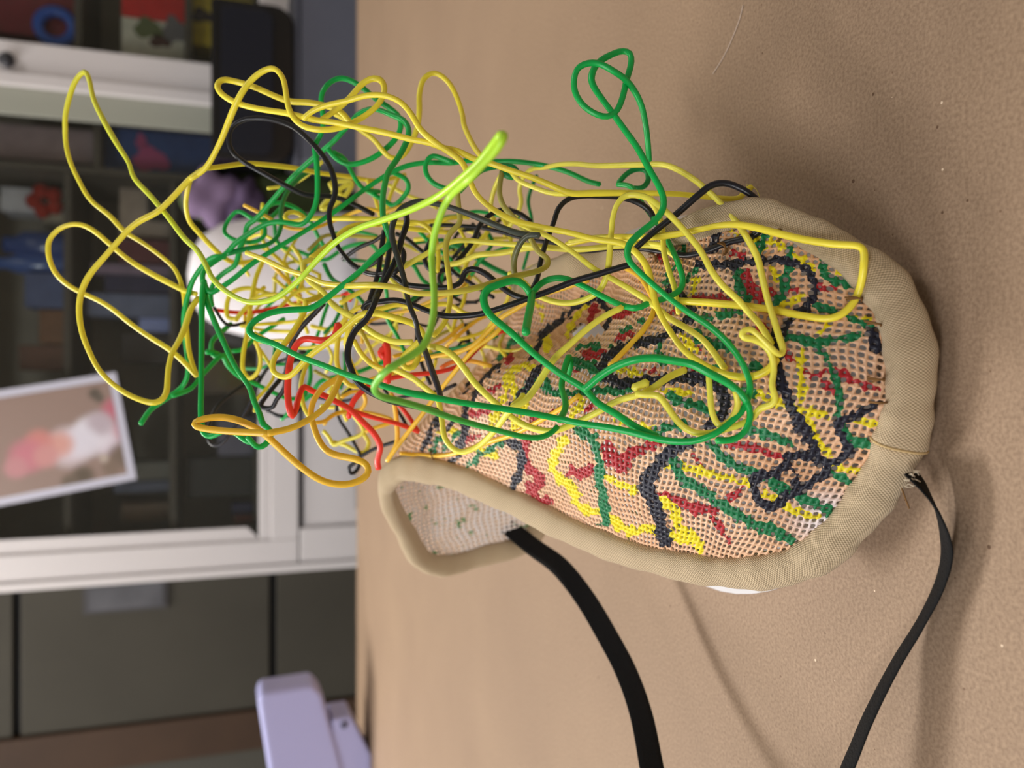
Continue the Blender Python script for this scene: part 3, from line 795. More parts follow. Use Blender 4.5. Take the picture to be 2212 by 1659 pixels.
# ------------------------------------------------------------------ the mask: open canvas mesh with real holes
mask = empty('painted_mask', tuple(W(1960, 850, .292) - Vector((0, 0, .012))),
             'paint splashed open weave mask bound in beige fabric with coloured plastic strands rising from it', 'mask')
PITCH_C = 0.00256
ROT = math.radians(12.0)
cr_, sr_ = math.cos(ROT), math.sin(ROT)
cen = np.array([ru.mean(), rv.mean()])
N_ = 90
I, J = np.meshgrid(np.arange(-N_, N_+1), np.arange(-N_, N_+1), indexing='ij')
def lat(i, j):
    i, j = (i+.22*np.sin(j*.55+i*.13)+.16*np.sin(i*.37-j*.91+1), j+.22*np.sin(i*.5-j*.21+2)+.16*np.sin(j*.33+i*.83))
    a = i*PITCH_C; b = j*PITCH_C
    return cen[0]+a*cr_-b*sr_, cen[1]+a*sr_+b*cr_
cuv = np.stack(lat(I.ravel().astype(float), J.ravel().astype(float)), 1)
keep = inside(cuv, edge)
ex_, ey_, _ = project(surf(cuv[:, 0], cuv[:, 1]))
keep &= np.hypot((ex_-1272)/34, (ey_-713)/13) > 1          # a tear in the canvas behind the ridge
cells = np.stack([I.ravel()[keep], J.ravel()[keep]], 1)
cent = cuv[keep]
cP = surf(cent[:, 0], cent[:, 1])
cxp, cyp, cdp = project(cP)
NC = len(cells)
sd = {k: stroke_dist(cxp, cyp, v) for k, v in PAINT.items()}
# only the side turned to the camera was painted in what the photograph shows; beyond the ridge it is splashed at random
hole = 0.63+0.06*rng.standard_normal(NC)
hole = np.where(sd['paint_black'] > 2, .24+.14*rng.standard_normal(NC), hole)
hole = np.where(sd['paint_green'] > 2, .17+.16*rng.standard_normal(NC), hole)
hole = np.where(sd['paint_yellow'] > 2, .32+.18*rng.standard_normal(NC), hole)
hole = np.where(sd['paint_red'] > 3, .36+.17*rng.standard_normal(NC), hole)
hole = np.clip(hole, .05, .78)
# lattice points on a half-step grid so that neighbours share their border vertices
ring = [(-1, -1), (0, -1), (1, -1), (1, 0), (1, 1), (0, 1), (-1, 1), (-1, 0)]
keyid = {}; kk = []
bord = np.empty((NC, 8), int)
for c in range(NC):
    i2, j2 = 2*cells[c, 0], 2*cells[c, 1]
    for q, (a, b) in enumerate(ring):
        key = (i2+a, j2+b)
        v = keyid.get(key)
        if v is None:
            v = len(kk); keyid[key] = v; kk.append(key)
        bord[c, q] = v
kk = np.array(kk, float)/2
def hashj(a):                                   # small repeatable wobble of the threads
    return (np.sin(a[:, 0]*12.9898+a[:, 1]*78.233)*43758.5453) % 1-.5
wob = np.stack([hashj(kk), hashj(kk[:, ::-1]+7)], 1)*.16
bu, bv = lat(kk[:, 0]+wob[:, 0], kk[:, 1]+wob[:, 1])
def normals(u, v, e=4e-4):
    du = surf(u+e, v)-surf(u-e, v); dv_ = surf(u, v+e)-surf(u, v-e)
    n = np.cross(du, dv_); n /= np.linalg.norm(n, axis=-1)[..., None]
    # outward: away from the wrapping axis
    P = surf(u, v); o = np.stack([0*u, P[..., 1]-AX[1], P[..., 2]-AX[2]], -1)
    s_ = np.sign((n*o).sum(-1)); return P, n*s_[..., None]
bP, bn = normals(bu, bv)
NB = len(kk)
hc = hole[:, None]*.5*np.array([.78, 1.05, .78, 1.05, .78, 1.05, .78, 1.05])[None]
dirs = np.array([(-1, -1), (0, -1), (1, -1), (1, 0), (1, 1), (0, 1), (-1, 1), (-1, 0)], float)
hj = rng.normal(0, .025, (NC, 8, 2))
hi_ = cells[:, None, 0]+dirs[None, :, 0]*hc+hj[..., 0]*np.minimum(1, hole*2)[:, None]
hj_ = cells[:, None, 1]+dirs[None, :, 1]*hc+hj[..., 1]*np.minimum(1, hole*2)[:, None]
hu, hv = lat(hi_.ravel(), hj_.ravel())
hP, hn = normals(hu, hv)
ppx, ppy, _ = project(bP)
fat = np.zeros(NB)
for k, v in PAINT.items():
    fat = np.maximum(fat, np.clip(stroke_dist(ppx, ppy, v)/6, 0, 1))
TH = .00105
top = bP+bn*(.00030+.00035*fat)[:, None]
ht = hP-hn*.00005
hb = hP-hn*TH*.85
bb_ = bP-bn*(TH+.0002)
verts = np.vstack([top, ht, hb, bb_])
o1, o2, o3 = NB, NB+NC*8, NB+NC*16
faces = []
ar = np.arange(NC)[:, None]*8+np.arange(8)[None]
nx = np.arange(NC)[:, None]*8+np.roll(np.arange(8), -1)[None]
bn_ = np.roll(bord, -1, 1)
f1 = np.stack([bord, bn_, o1+nx, o1+ar], -1).reshape(-1, 4)
f2 = np.stack([o1+ar, o1+nx, o2+nx, o2+ar], -1).reshape(-1, 4)
f3 = np.stack([o2+ar, o2+nx, o3+bn_, o3+bord], -1).reshape(-1, 4)
F = np.vstack([f1, f2, f3])
# orientation: lattice (u, v) handedness against the outward normal
t0 = np.cross(verts[F[0, 1]]-verts[F[0, 0]], verts[F[0, 2]]-verts[F[0, 1]])
if np.dot(t0, bn[bord[0, 0]]) < 0: F = F[:, ::-1]
me = bpy.data.meshes.new('canvas_mesh')
me.vertices.add(len(verts)); me.vertices.foreach_set('co', (verts-np.array(mask.location)).astype(np.float32).ravel())
me.loops.add(F.size); me.loops.foreach_set('vertex_index', F.astype(np.int32).ravel())
me.polygons.add(len(F)); me.polygons.foreach_set('loop_start', np.arange(0, F.size, 4, dtype=np.int32))
me.update(calc_edges=True)
vx, vy, _ = project(verts)
for k, v in PAINT.items():
    a = me.attributes.new(k, 'FLOAT', 'POINT'); a.data.foreach_set('value', stroke_dist(vx, vy, v).astype(np.float32))
a = me.attributes.new('inside', 'FLOAT', 'POINT')
iv = np.zeros(len(verts), np.float32); iv[o2:] = 1; a.data.foreach_set('value', iv)
a = me.attributes.new('white_wash', 'FLOAT', 'POINT')
ww = np.clip(1-np.hypot((vx-1790)/105, (vy-1120)/75), 0, 1)
a.data.foreach_set('value', np.clip(ww*1.3, 0, .85).astype(np.float32))
canvas = link('canvas_mesh', me, shell_mat(), mask, smooth=True)
canvas['label'] = 'open weave canvas painted skin colour and splashed black, green, red and yellow'

# ------------------------------------------------------------------ the mask: fabric binding
fab = fabric_mat()
eu = edge
nE = len(eu)
EP, EN = normals(eu[:, 0], eu[:, 1])
dE = np.roll(EP, -1, 0)-np.roll(EP, 1, 0); dE /= np.linalg.norm(dE, axis=1)[:, None]
for _ in range(6):                                  # the bound edge turns softly
    EN = EN+np.roll(EN, 1, 0)+np.roll(EN, -1, 0); EN /= np.linalg.norm(EN, axis=1)[:, None]
EN = EN-dE*(EN*dE).sum(1)[:, None]; EN /= np.linalg.norm(EN, axis=1)[:, None]
EO = np.cross(dE, EN)
sidx = np.argmin(np.hypot(RIM and (project(EP)[0]-1940), project(EP)[1]-955))
def binding(name, order, wide, thick, label=None, wob=True, flare=0.0):
    n = 20; ang = np.arange(n)*2*math.pi/n; m = len(order)
    V = np.zeros((m, n, 3)); L_ = 0; UVs = np.zeros((m, n+1, 2))
    prev = None
    for q, i in enumerate(order):
        if prev is not None: L_ += np.linalg.norm(EP[i]-EP[prev])
        prev = i
        k = 1+.05*math.sin(q*.37)+.03*math.sin(q*.91+1) if wob else 1
        if flare: k *= 1+flare*math.exp(-q/2.5)
        cs, sn = np.cos(ang), np.sin(ang)
        ww_ = wide[i]*k; tt = thick[i]*k
        sup = lambda z: np.sign(z)*np.abs(z)**.8
        V[q] = EP[i]+EO[i]*(ww_*sup(cs))[:, None]+EN[i]*(tt*sup(sn))[:, None]
        UVs[q, :, 0] = L_; UVs[q, :, 1] = np.arange(n+1)/n*.038
    F = []; uvl = []
    for q in range(m-1):
        for j in range(n):
            k = (j+1) % n
            F.append((q*n+j, q*n+k, (q+1)*n+k, (q+1)*n+j))
            uvl += [UVs[q, j], UVs[q, j+1], UVs[q+1, j+1], UVs[q+1, j]]
    F.append(tuple(range(n))[::-1]); uvl += [(0, 0)]*n
    F.append(tuple((m-1)*n+j for j in range(n))); uvl += [(0, 0)]*n
    me = mesh(name, V.reshape(-1, 3), F)
    uv = me.uv_layers.new(name='UVMap'); uv.data.foreach_set('uv', np.array(uvl, np.float32).ravel())
    bm = bmesh.new(); bm.from_mesh(me); bmesh.ops.recalc_face_normals(bm, faces=list(bm.faces)); bm.to_mesh(me); bm.free()
    off(me, mask)
    return link(name, me, fab, mask, smooth=True, label=label)
wide = np.full(nE, .0082); thick = np.full(nE, .0050)
# the binding is a little slimmer towards the raised end
ep = project(EP)[2]
wide *= np.clip(1.06-(ep-.29)*1.0, .78, 1.1)
exp_, eyp_, _ = project(EP)
wide *= 1-.28*np.clip((620-eyp_)/110, 0, 1)
order = [(sidx+i) % nE for i in range(nE+1)]
bind = binding('edge_binding', order, wide, thick, 'beige woven fabric edge binding', flare=.12)
# raised fold where the binding's ends overlap
a_ = np.linspace(0, 2*math.pi, 25)
sup_ = lambda z: np.sign(z)*np.abs(z)**.8
fold = EP[sidx]+EO[sidx]*(wide[sidx]*1.13*sup_(np.cos(a_)))[:, None]+EN[sidx]*(thick[sidx]*1.13*sup_(np.sin(a_)))[:, None]
link('seam_fold', off(tube('seam_fold', fold, .00055, 6), mask), pm('seam_cord', lin(206, 178, 128), .85, .2), bind, smooth=True)
st_m = pm('stitch_brown', lin(122, 88, 50), .8, .2)
def stitch(px, py, d, tilt):
    r = ray(px, py); P = np.array(CAM+r*(d-.0015)); rr = random.Random(int(px))
    vs = []
    for k in range(3):
        a = tilt+rr.uniform(-.5, .5); L_ = .0026
        dx = np.array([0, -SP, -CP])*math.cos(a)*L_+np.array([-1., 0, 0])*math.sin(a)*L_
        fw = np.array([0, CP, -SP])
        pts = [P-dx+fw*.0025+rr.uniform(-.0006, .0006), P-dx*.4-fw*.001, P+dx*.4-fw*.001, P+dx+fw*.0025]
        o = link('stitch_thread', off(tube('stitch_thread', catmull(pts, .0006), .00035, 6), mask), st_m, bind, smooth=True)
        o.matrix_parent_inverse = Matrix()
for px, py, tl in ((1685, 505, 1.3), (1852, 645, .3), (1565, 535, 1.0), (933, 985, 1.2), (1412, 552, .9), (1893, 700, .1), (1900, 820, .2), (1905, 870, .4)):
    d = surf_depth(px, py)
    stitch(px, py, (d if d else .31)-.002, tl)

# ------------------------------------------------------------------ black elastic strap and frayed end
stm = pm('elastic_black', lin(16, 16, 17), .85, .25, bump=.6, bscale=900)
def ribbon(name, pts, widths, mat, parent, twist, th=.0011, label=None):
    "flat strap: pts = (x, y, depth) in the picture, twist = direction of its width as an angle in the picture plane and out of it"
    P = np.array([W(*p) for p in pts]); S_ = catmull(P, .002); m = len(S_)
    tt = np.linspace(0, 1, m)
    cum = np.concatenate([[0], np.cumsum(np.linalg.norm(np.diff(P, axis=0), axis=1))]); cum /= cum[-1]
    wd = np.interp(tt, cum, widths); ax = np.stack([np.interp(tt, cum, [t[k] for t in twist]) for k in range(3)], 1)
    Tn = np.gradient(S_, axis=0); Tn /= np.linalg.norm(Tn, axis=1)[:, None]
    ax = ax-Tn*(ax*Tn).sum(1)[:, None]; ax /= np.linalg.norm(ax, axis=1)[:, None]
    nn = np.cross(Tn, ax)
    prof = [(-1, -.6), (-1, .6), (-.5, 1), (0, .9), (.5, 1), (1, .6), (1, -.6), (.5, -1), (0, -.9), (-.5, -1)]
    n = len(prof); V = np.zeros((m, n, 3))
    for j, (a, b) in enumerate(prof):
        V[:, j] = S_+ax*(wd*.5*a)[:, None]+nn*(th*.5*b)
    V[:, :, 2] = np.maximum(V[:, :, 2], T+.0006)
    F = [(q*n+j, q*n+(j+1) % n, (q+1)*n+(j+1) % n, (q+1)*n+j) for q in range(m-1) for j in range(n)]
    F += [tuple(range(n))[::-1], tuple((m-1)*n+j for j in range(n))]
    me = mesh(name, V.reshape(-1, 3), F)
    off(me, parent)
    return link(name, me, mat, parent, smooth=True, label=label)
up = (0, -.25, .95)
def tw(dx, dy, f):
    "width direction seen in the picture as (dx, dy), turned out of the picture plane so that only f of it shows"
    q = math.hypot(dx, dy)
    v = (Vector((0, -SP, -CP))*(dx/q)+Vector((1, 0, 0))*(-dy/q))*f+Vector((0, CP, -SP))*math.sqrt(1-f*f)
    return tuple(v)
SPT = [((1095,1135,.548),(1,-.9,.85)), ((1150,1180,.53),(1,-.9,.9)), ((1210,1225,.505),(1,-1,.9)), ((1262,1290,.485),(1,-.7,.9)), ((1310,1370,.465),(1,-.5,.9)), ((1352,1450,.448),(1,-.4,.9)),
 ((1384,1540,.430),(1,-.25,.92)), ((1408,1659,.408),(1,-.15,.95)), ((1430,1780,.385),(1,0,.9)), ((1500,1900,.36),(1,.6,.8)), ((1640,1950,.335),(.3,1,.6)), ((1730,1850,.318),(1,.8,.4)),
 ((1830,1659,.308),(1,.45,.17)), ((1876,1550,.304),(1,.45,.22)), ((1932,1440,.300),(1,.5,.27)), ((1992,1340,.294),(1,.45,.31)), ((2034,1250,.288),(1,.3,.27)), ((2045,1180,.285),(1,-.1,.20)), ((2027,1110,.285),(1,-.5,.34)), ((1995,1055,.288),(1,-.8,.48)), ((1968,1022,.291),(1,-.9,.52))]
strap = ribbon('elastic_strap', [a for a, b in SPT], [.0122]*len(SPT), stm, mask, [tw(*b) for a, b in SPT], label='black elastic head strap')
fr = pm('fray_white', lin(214, 200, 176), .9, .2)
for k in range(14):
    rr = random.Random(50+k)
    q = 1962+rr.uniform(-9, 12), 1035+rr.uniform(-20, 16)
    pts = [W(q[0], q[1], .2875), W(q[0]+rr.uniform(2, 8), q[1]+rr.uniform(-3, 4), .2855), W(q[0]+rr.uniform(8, 17), q[1]+rr.uniform(-5, 6), .2862)]
    o = link('frayed_thread', off(tube('frayed_thread', catmull([np.array(p) for p in pts], .0008), .00022, 5), mask), fr, strap, smooth=True)
    o.matrix_parent_inverse = Matrix()
o = link('loose_thread', off(tube('loose_thread', catmull([np.array(W(*p)) for p in ((1948, 1055, .287), (1957, 1080, .286), (1964, 1098, .287))], .001), .0003, 5), mask), st_m, bind, smooth=True)

# ------------------------------------------------------------------ white plastic form that props the mask up
wp = pm('form_white', lin(236, 236, 238), .35, .5)
fc_ = (-.007, .376)
form = empty('plastic_form', (fc_[0], fc_[1], T), 'white plastic oval dish lying upside down under the mask', 'dish')
prof = [(0, .060), (.5, .060), (.80, .056), (.93, .046), (1.0, .026), (1.02, .006), (1.08, .003), (1.08, 0), (1.0, 0), (.97, .02), (.9, .042), (.78, .052), (.5, .056), (0, .056)]
lathe('shell', [(r*.0915, z) for r, z in prof], (fc_[0], fc_[1], T), wp, form, n=56, sx=1.0, sy=1.2)
# ------------------------------------------------------------------ plastic strands
YEL = lin(255, 236, 70); LEM = lin(255, 244, 92); ORA = lin(255, 204, 58); LIM = lin(190, 240, 60); LGR = lin(104, 214, 60)
GRN = lin(0, 182, 82); DGR = lin(6, 150, 72); BLK = lin(22, 24, 34); OLB = lin(74, 82, 74); OLV = lin(176, 170, 84); RED = lin(255, 66, 52); ROR = lin(246, 118, 50)
COLS = {'Y': (YEL, YEL, 'yellow'), 'L': (LEM, LEM, 'lemon yellow'), 'O': (ORA, ORA, 'orange yellow'), 'YL': (YEL, LIM, 'yellow to lime'), 'LG': (LIM, GRN, 'lime to green'),
        'G': (GRN, GRN, 'green'), 'D': (DGR, DGR, 'dark green'), 'K': (BLK, BLK, 'black'), 'KO': (BLK, OLB, 'black to grey green'), 'OK': (OLB, BLK, 'grey green to black'),
        'V': (OLV, YEL, 'olive yellow'), 'R': (RED, RED, 'red'), 'P': (ROR, ORA, 'orange red'), 'OV': (OLB, OLV, 'grey green to olive')}
strand_m = attr_mat('strand_plastic', .34, .5, sss=.2)
DIA = .0026
def strand(col, w, s, clamp=True, n=8):
    """one strand: colour key, thickness factor, points 'x,y' or 'x,y,depth in cm' in the photograph;
    depths left out run on evenly between the given ones; 's' as depth: lies on the canvas"""
    X = []; D = []
    for t in s.split():
        q = t.split(',')
        X.append((float(q[0]), float(q[1])))
        D.append(None if len(q) < 3 else (-1. if q[2] == 's' else float(q[2])/100))
    X = np.array(X); D = list(D)
    for i, d in enumerate(D):
        if d == -1.:
            sdp = surf_depth(*X[i]); D[i] = (sdp-.0012) if sdp else None
    L_ = np.concatenate([[0], np.cumsum(np.hypot(*np.diff(X, axis=0).T))])
    ks = [i for i, d in enumerate(D) if d is not None]
    if not ks: raise ValueError(s)
    Dz = np.interp(L_, L_[ks], [D[i] for i in ks])
    r0 = DIA*.5*w
    P = np.array([W(x, y, d) for (x, y), d in zip(X, Dz)])
    C = catmull(P, .0022)
    if clamp:
        qx, qy, qd = project(C); lim = qd.copy()
        for i in range(len(C)):
            sdp = surf_depth(qx[i], qy[i])
            if sdp: lim[i] = min(lim[i], sdp-r0*1.15)
        C = np.array([W(a, b, d) for a, b, d in zip(qx, qy, lim)])
        C[1:-1] = (C[:-2]+2*C[1:-1]+C[2:])/4
    m = len(C)
    rr = r0*(1+.06*np.interp(np.arange(m), np.linspace(0, m, max(3, m//9)), rng.normal(0, 1, max(3, m//9))))
    me = tube('filament_strand', C, rr, n)
    c0, c1, nm = COLS[col]
    t = np.concatenate([np.repeat(np.linspace(0, 1, m), n), [0, 1]])[:, None]
    t = t*t*(3-2*t)
    set_col(me, (1-t)*np.array(c0)[None, :3]+t*np.array(c1)[None, :3])
    off(me, mask)
    return link('filament_strand', me, strand_m, mask, smooth=True, label=nm+' plastic strand')

ST = [
# far left loops
('YL',.95,'425,812,42 410,766 401,690 395,625 378,582 351,556 304,522 269,500 239,468 195,431 169,387 150,344 142,305,43 141,272 141,253 152,203 166,170 183,154,42 192,170 202,213 224,260 253,311 278,351 289,383 325,423 362,467 398,514,39 427,542 446,575 458,600 490,631 534,652,36 566,652 599,642 642,609 686,561 729,520 772,494,32 827,475 890,452 944,425,29 971,406 1004,378 1038,346 1063,314,25 1081,290,24'),
('LG',.9,'1081,290,24 1088,297,23 1074,322 1047,351 1016,384,24 988,408 970,428,26 958,448 946,482 937,513 933,549,27 935,595 938,631 937,676 930,712 917,745 900,761 876,775 836,800,25 814,824 808,840 817,853 863,866 917,882 971,901,30 1025,917 1080,931 1134,944 1166,945 1188,937 1204,922,33'),
('Y',1.0,'425,812,42 401,786 369,757 325,729 282,699 250,673 217,651 180,634,43 152,619 124,595 108,564 104,535 108,516 126,496 152,485 178,486 206,501 239,529 282,564 325,590 369,613 401,629 425,635,42'),
('Y',1.05,'429,643,42 412,668 401,703 388,734 373,760 365,788 362,820 360,846 349,864 334,870,40 304,864 260,842 217,803 191,755 176,712 171,664,40 178,625 195,592 226,555 260,516 280,494 304,476 338,459 365,435 391,407 412,385 443,364,39'),
('Y',1.02,'412,386,39 443,364 474,311 495,260 517,210,37 542,174 571,152 593,148 611,168 618,203 622,228 632,252 652,271 685,280,36 725,278 766,263 801,241 823,217 831,192 823,173 807,169 785,179 763,203 742,225 720,242 698,256 690,262,37'),
('Y',1.02,'755,263,38 735,240 687,225 660,221 625,219 590,206 552,189 508,176,38 479,172 469,184 476,200 503,219 536,230 576,238 617,244 650,252 685,260,36 725,265 780,276 834,287 888,301 929,309 952,318 988,326 1024,343 1060,353,35 1105,369 1142,381 1190,400 1230,417 1285,417 1380,417,35 1461,419 1542,427 1584,430 1600,427 1608,414 1619,408 1622,402,35'),
('Y',1.02,'655,257,36 670,243 698,230 753,217 793,206 834,207,35 867,222 888,246 910,282 942,309 960,322 979,334 1001,354 1013,385 1028,418 1048,439 1062,450,35 1108,476 1163,490 1231,503 1285,517 1347,527 1374,546,33 1396,574 1407,612 1415,650 1425,677 1444,710 1474,753 1507,780 1548,802,31 1588,813 1629,813 1664,796 1678,775,30.5'),
('Y',1.0,'723,246,39 755,263 780,282 807,301 829,328 845,341 867,339 888,309,40 902,274 906,236 906,203 915,171 932,158 948,160 970,179 986,208 999,247,40 1002,268 1015,300 1030,326 1042,340,38'),
('Y',1.0,'443,364,39 479,360 534,353 577,356 642,364 686,373,44 751,381 805,390 834,388 875,377,48'),
('Y',1.0,'410,390,39.5 403,422 402,449 410,479 432,505 458,533 482,555,44 501,566 523,567 544,564 575,552,48'),
('Y',.8,'443,364,38.8 425,378 412,386,38.8'),
# greens, upper part
('G',1.0,'440,605,40 445,624 455,633 469,626 501,605 544,570,40 599,535 664,496 729,453 794,405,41 848,371 888,356 929,351 979,352 1006,347 1060,349,41 1115,349 1178,358 1230,373 1271,392 1296,398,40'),
('G',1.0,'1334,398,38 1363,403 1377,425 1401,457 1423,487 1445,525 1464,566,34 1475,601 1472,623 1456,636 1429,647 1401,655 1374,666,33 1339,658 1293,636 1258,617 1217,601 1184,604,35 1163,617 1149,636 1143,650'),
('D',1.0,'1336,395,38 1353,376 1374,365 1393,366 1401,379 1399,395 1385,407 1369,406,38'),
('G',1.0,'1402,348,35 1400,313 1394,264 1386,229 1372,199 1351,172 1324,153,33 1296,138 1272,136 1250,145 1240,169 1242,199 1258,226 1280,243 1302,252,33 1321,250 1334,237 1345,210 1353,175 1364,134 1362,115 1345,110,34 1321,118 1296,132 1283,148 1277,172 1283,188 1302,216 1324,245 1351,283,33 1378,321 1402,365 1424,403 1433,427 1432,452 1416,476 1386,500,32 1359,528 1355,545 1358,562 1369,576 1401,606 1439,639 1483,672,30.5 1529,702 1566,734 1594,769 1613,805 1621,837 1615,864 1602,889 1577,913 1548,935,30 1507,951 1466,954 1420,948 1371,935 1317,924 1263,916 1208,905,32 1154,894 1093,884 1025,874 971,865 917,855 863,844 808,827,31 754,811 700,790 644,769 590,742,33 552,729 538,718 541,702 563,685 590,674 631,669 671,666,34 698,650 739,617 780,584 812,552 839,530,34 843,520 837,500 828,470 827,427 832,395 839,371 861,339,37 880,301 883,279 872,260 847,249 820,238 796,236 774,246 755,268 725,301 698,325,41 671,347 630,385 590,431 552,474 534,487,43 529,514 518,535 514,557 507,574 490,585 473,598 458,620 455,644 458,661,44'),
('G',1.25,'1149,634,34 1147,655 1143,676 1138,703 1136,718,31'),
('G',1.1,'1148,640,34 1138,622 1123,609 1107,606 1076,615 1053,625 1044,640 1047,660 1058,680,33 1081,700 1107,721 1141,753 1181,786 1222,815 1263,840 1290,870,32 1331,894 1371,921 1420,944,31'),
('G',1.15,'1263,840,31.5 1270,835 1295,813 1331,791 1371,777,30.5 1412,773 1453,779 1493,786 1534,807,30 1575,829 1607,858 1613,868'),
('G',1.0,'1613,866,30 1621,894 1615,921 1599,942 1577,951 1548,951,30'),
('G',1.05,'1229,770,35 1220,795 1216,815 1213,836,34 1221,863 1221,884 1208,908,32'),
('G',1.0,'1229,768,35 1233,788 1226,815,35.5'),
('G',1.0,'535,944,36 541,951 552,964 565,966 580,953 586,935 580,925 569,918 561,894,37 548,864 541,840 508,791 481,734 462,691 446,650,40 442,629 438,590 451,574 482,553 490,546,41 510,524 544,501 577,483 603,479 631,483 651,485 668,470 683,438,40 686,394 683,340 679,317 696,284 698,252 694,208 706,184,39 731,169 753,172 780,187 812,214 845,236 864,255 866,274 856,298,40 829,325 793,347 753,355 725,341 709,322'),
('G',1.0,'440,612,40 437,640 436,698 435,813 435,908 441,937 454,943 487,929 510,936 530,952 541,956,37'),
('D',1.0,'490,548,41 534,537 577,529 597,514 607,488,42 607,459 612,433 627,405 657,377 690,360,46'),
('G',.95,'574,480,44 571,490 574,505 562,518 538,524 501,516 484,501 490,481 510,457 523,458 544,472 573,477,44 588,468 605,451,45'),
('G',.95,'571,472,45 577,449 594,438 616,440 642,451 668,475 686,509 699,531,47'),
('G',1.0,'486,556,41 469,553 453,559 436,577 416,607 406,640 401,658 397,690 401,744 406,788 404,816 391,838,43 358,862 325,885 304,916,42'),
('G',1.0,'372,855,42 394,848 412,840 432,816 462,783 481,767 490,786 517,813 552,829,46 590,848 631,862 658,851 671,813 669,780 672,755,49'),
('G',1.0,'470,772,45 460,767 457,740 471,723 500,699,47'),
('G',1.1,'446,760,45 465,762 480,770 500,758,46'),
('G',.95,'503,758,45 522,756 552,729 590,704 614,688,46'),
('G',.9,'568,775,48 590,786 631,783 671,753 688,718 701,677 709,655,49'),
('G',1.0,'720,330,40 742,341 755,363 772,393 788,409 820,414,44'),
('G',1.0,'979,351,40 952,341 936,336 925,343 918,362 923,381 939,398 968,409,40'),
('D',1.1,'992,414,39 1015,389 1037,369 1069,360 1096,358,39 1116,367 1115,383 1096,381 1084,371'),
('G',.95,'848,372,42 877,387 883,406 872,425 850,444 834,436 793,412,44'),
('D',.8,'1160,379,48 1149,403 1141,436 1149,476 1144,530 1130,582,48'),
('D',1.15,'977,528,46 1000,537 1031,558 1067,580 1098,595 1118,612,44'),
('D',.9,'886,526,47 915,522 958,518,47'),('D',.9,'1054,502,47 1063,519 1060,535 1051,544,47'),
# yellows, middle and right
('L',1.05,'1344,664,33 1303,685 1263,715 1230,745 1200,772,33 1179,802 1157,837 1133,867 1107,880,33 1093,897 1066,933 1034,963,35 998,977 977,968 960,944 956,917 952,890 944,860,37 922,841 895,819 857,800 836,792'),
('L',1.0,'1107,878,33.5 1125,862 1131,852'),
('L',1.05,'900,752,35 925,749 952,752 979,768 1004,798 1025,827 1053,855,34 1085,884 1120,912 1161,928 1196,931 1229,920 1270,901,33 1297,887 1331,867 1385,851 1412,837,31.5 1447,813 1480,799,s'),
('L',1.25,'1368,838,31.5 1385,832 1398,826,31.5'),('L',1.0,'1375,850,31.3 1398,854 1420,853 1439,875 1466,913 1493,932 1520,937,30.5 1561,929 1602,916 1629,900 1642,880 1667,876 1676,859 1667,834,30 1672,802 1667,767 1651,745 1623,731 1606,730 1602,718 1618,710 1640,726 1664,750,29.8 1684,767 1693,758 1686,737 1672,691,30.5 1659,650 1647,600 1636,556 1615,516,32 1589,476 1542,424 1502,390 1461,365 1434,356 1380,356,37 1285,358 1244,354 1203,356 1176,362 1149,365,41 1130,384 1122,408 1126,436 1117,463 1100,490,44'),
('L',1.0,'1531,812,30.5 1534,853 1537,885 1548,914 1558,920 1569,916 1588,894 1594,867 1588,845,30'),
('L',.95,'1105,372,38 1120,390 1149,403 1190,417 1230,419,36'),('L',.9,'1081,379,40 1068,408 1060,444 1062,470,42'),
('V',.95,'1084,371,39 1079,417 1087,444 1108,468 1127,490 1149,520 1163,544,36 1184,560 1182,574 1163,585 1108,598 1054,615 995,629,33 940,634 895,633 868,624 849,620 808,616,33 754,617 700,612 685,606 660,595 617,582 576,563 533,546,38'),
('L',1.0,'1155,636,35.5 1190,650 1231,655 1271,644 1298,623 1312,590,34 1317,544 1321,495 1325,463 1336,436 1355,422,34 1393,425 1423,444 1456,474 1488,509 1515,544 1537,585,32 1564,620 1597,650 1615,672 1640,699 1656,723 1667,744,30.5'),
('L',.9,'1401,430,35 1420,457 1431,495 1434,544 1445,585 1458,625 1466,677,s'),
('L',1.0,'1108,476,35.5 1144,493 1190,514 1244,550 1285,582 1320,601,34 1366,628 1407,655 1447,688 1480,707 1515,731 1539,758 1566,797,s'),
('Y',1.1,'1225,528,39 1271,517 1325,512 1407,512,34.5 1461,506 1515,495 1546,488,32.5 1582,485 1625,490 1680,504,31 1734,517 1806,528 1857,532,29.4 1866,541 1866,574,29.2 1859,617 1846,650,s 1824,675,s 1795,688,s 1734,682,s 1662,668,s 1589,659,s 1517,653,s 1461,650,s'),
('L',1.0,'859,584,38 886,568 922,548 951,531 969,524 1000,519 1054,524 1136,530,37 1244,539 1312,533 1380,530 1423,533 1456,552 1470,568,s'),
('L',.9,'1230,522,38 1290,512 1340,515 1390,524 1430,530,35'),
('L',1.0,'973,571,40 995,567 1013,558 1031,551 1085,546 1121,539 1160,534,38'),
('V',.95,'988,415,36 991,450 993,483 980,495 968,510 963,530,36 964,555 969,591 973,631 971,658 964,689 948,714 935,725,36'),
('OV',.95,'1165,508,34 1143,508 1128,519 1118,537 1111,558 1110,586,35 1116,600 1140,625 1158,640,36'),
# blacks
('OK',.95,'1165,509,34.5 1121,504 1085,492 1049,477 1004,459 960,444 931,438 906,434 884,441 863,454,34 849,481 846,508 857,549 874,606 884,658 898,693,33 903,722 920,762 931,795 944,830 952,857,36'),
('K',1.0,'876,457,35 879,481 868,514 863,536 852,568 838,595 819,630 803,668,33 789,693 768,712 753,747 751,777 760,801 768,822 795,844 836,863,33 890,876 944,887,36'),
('K',.9,'830,498,38 822,552 817,590 806,625 795,660 790,690,38'),
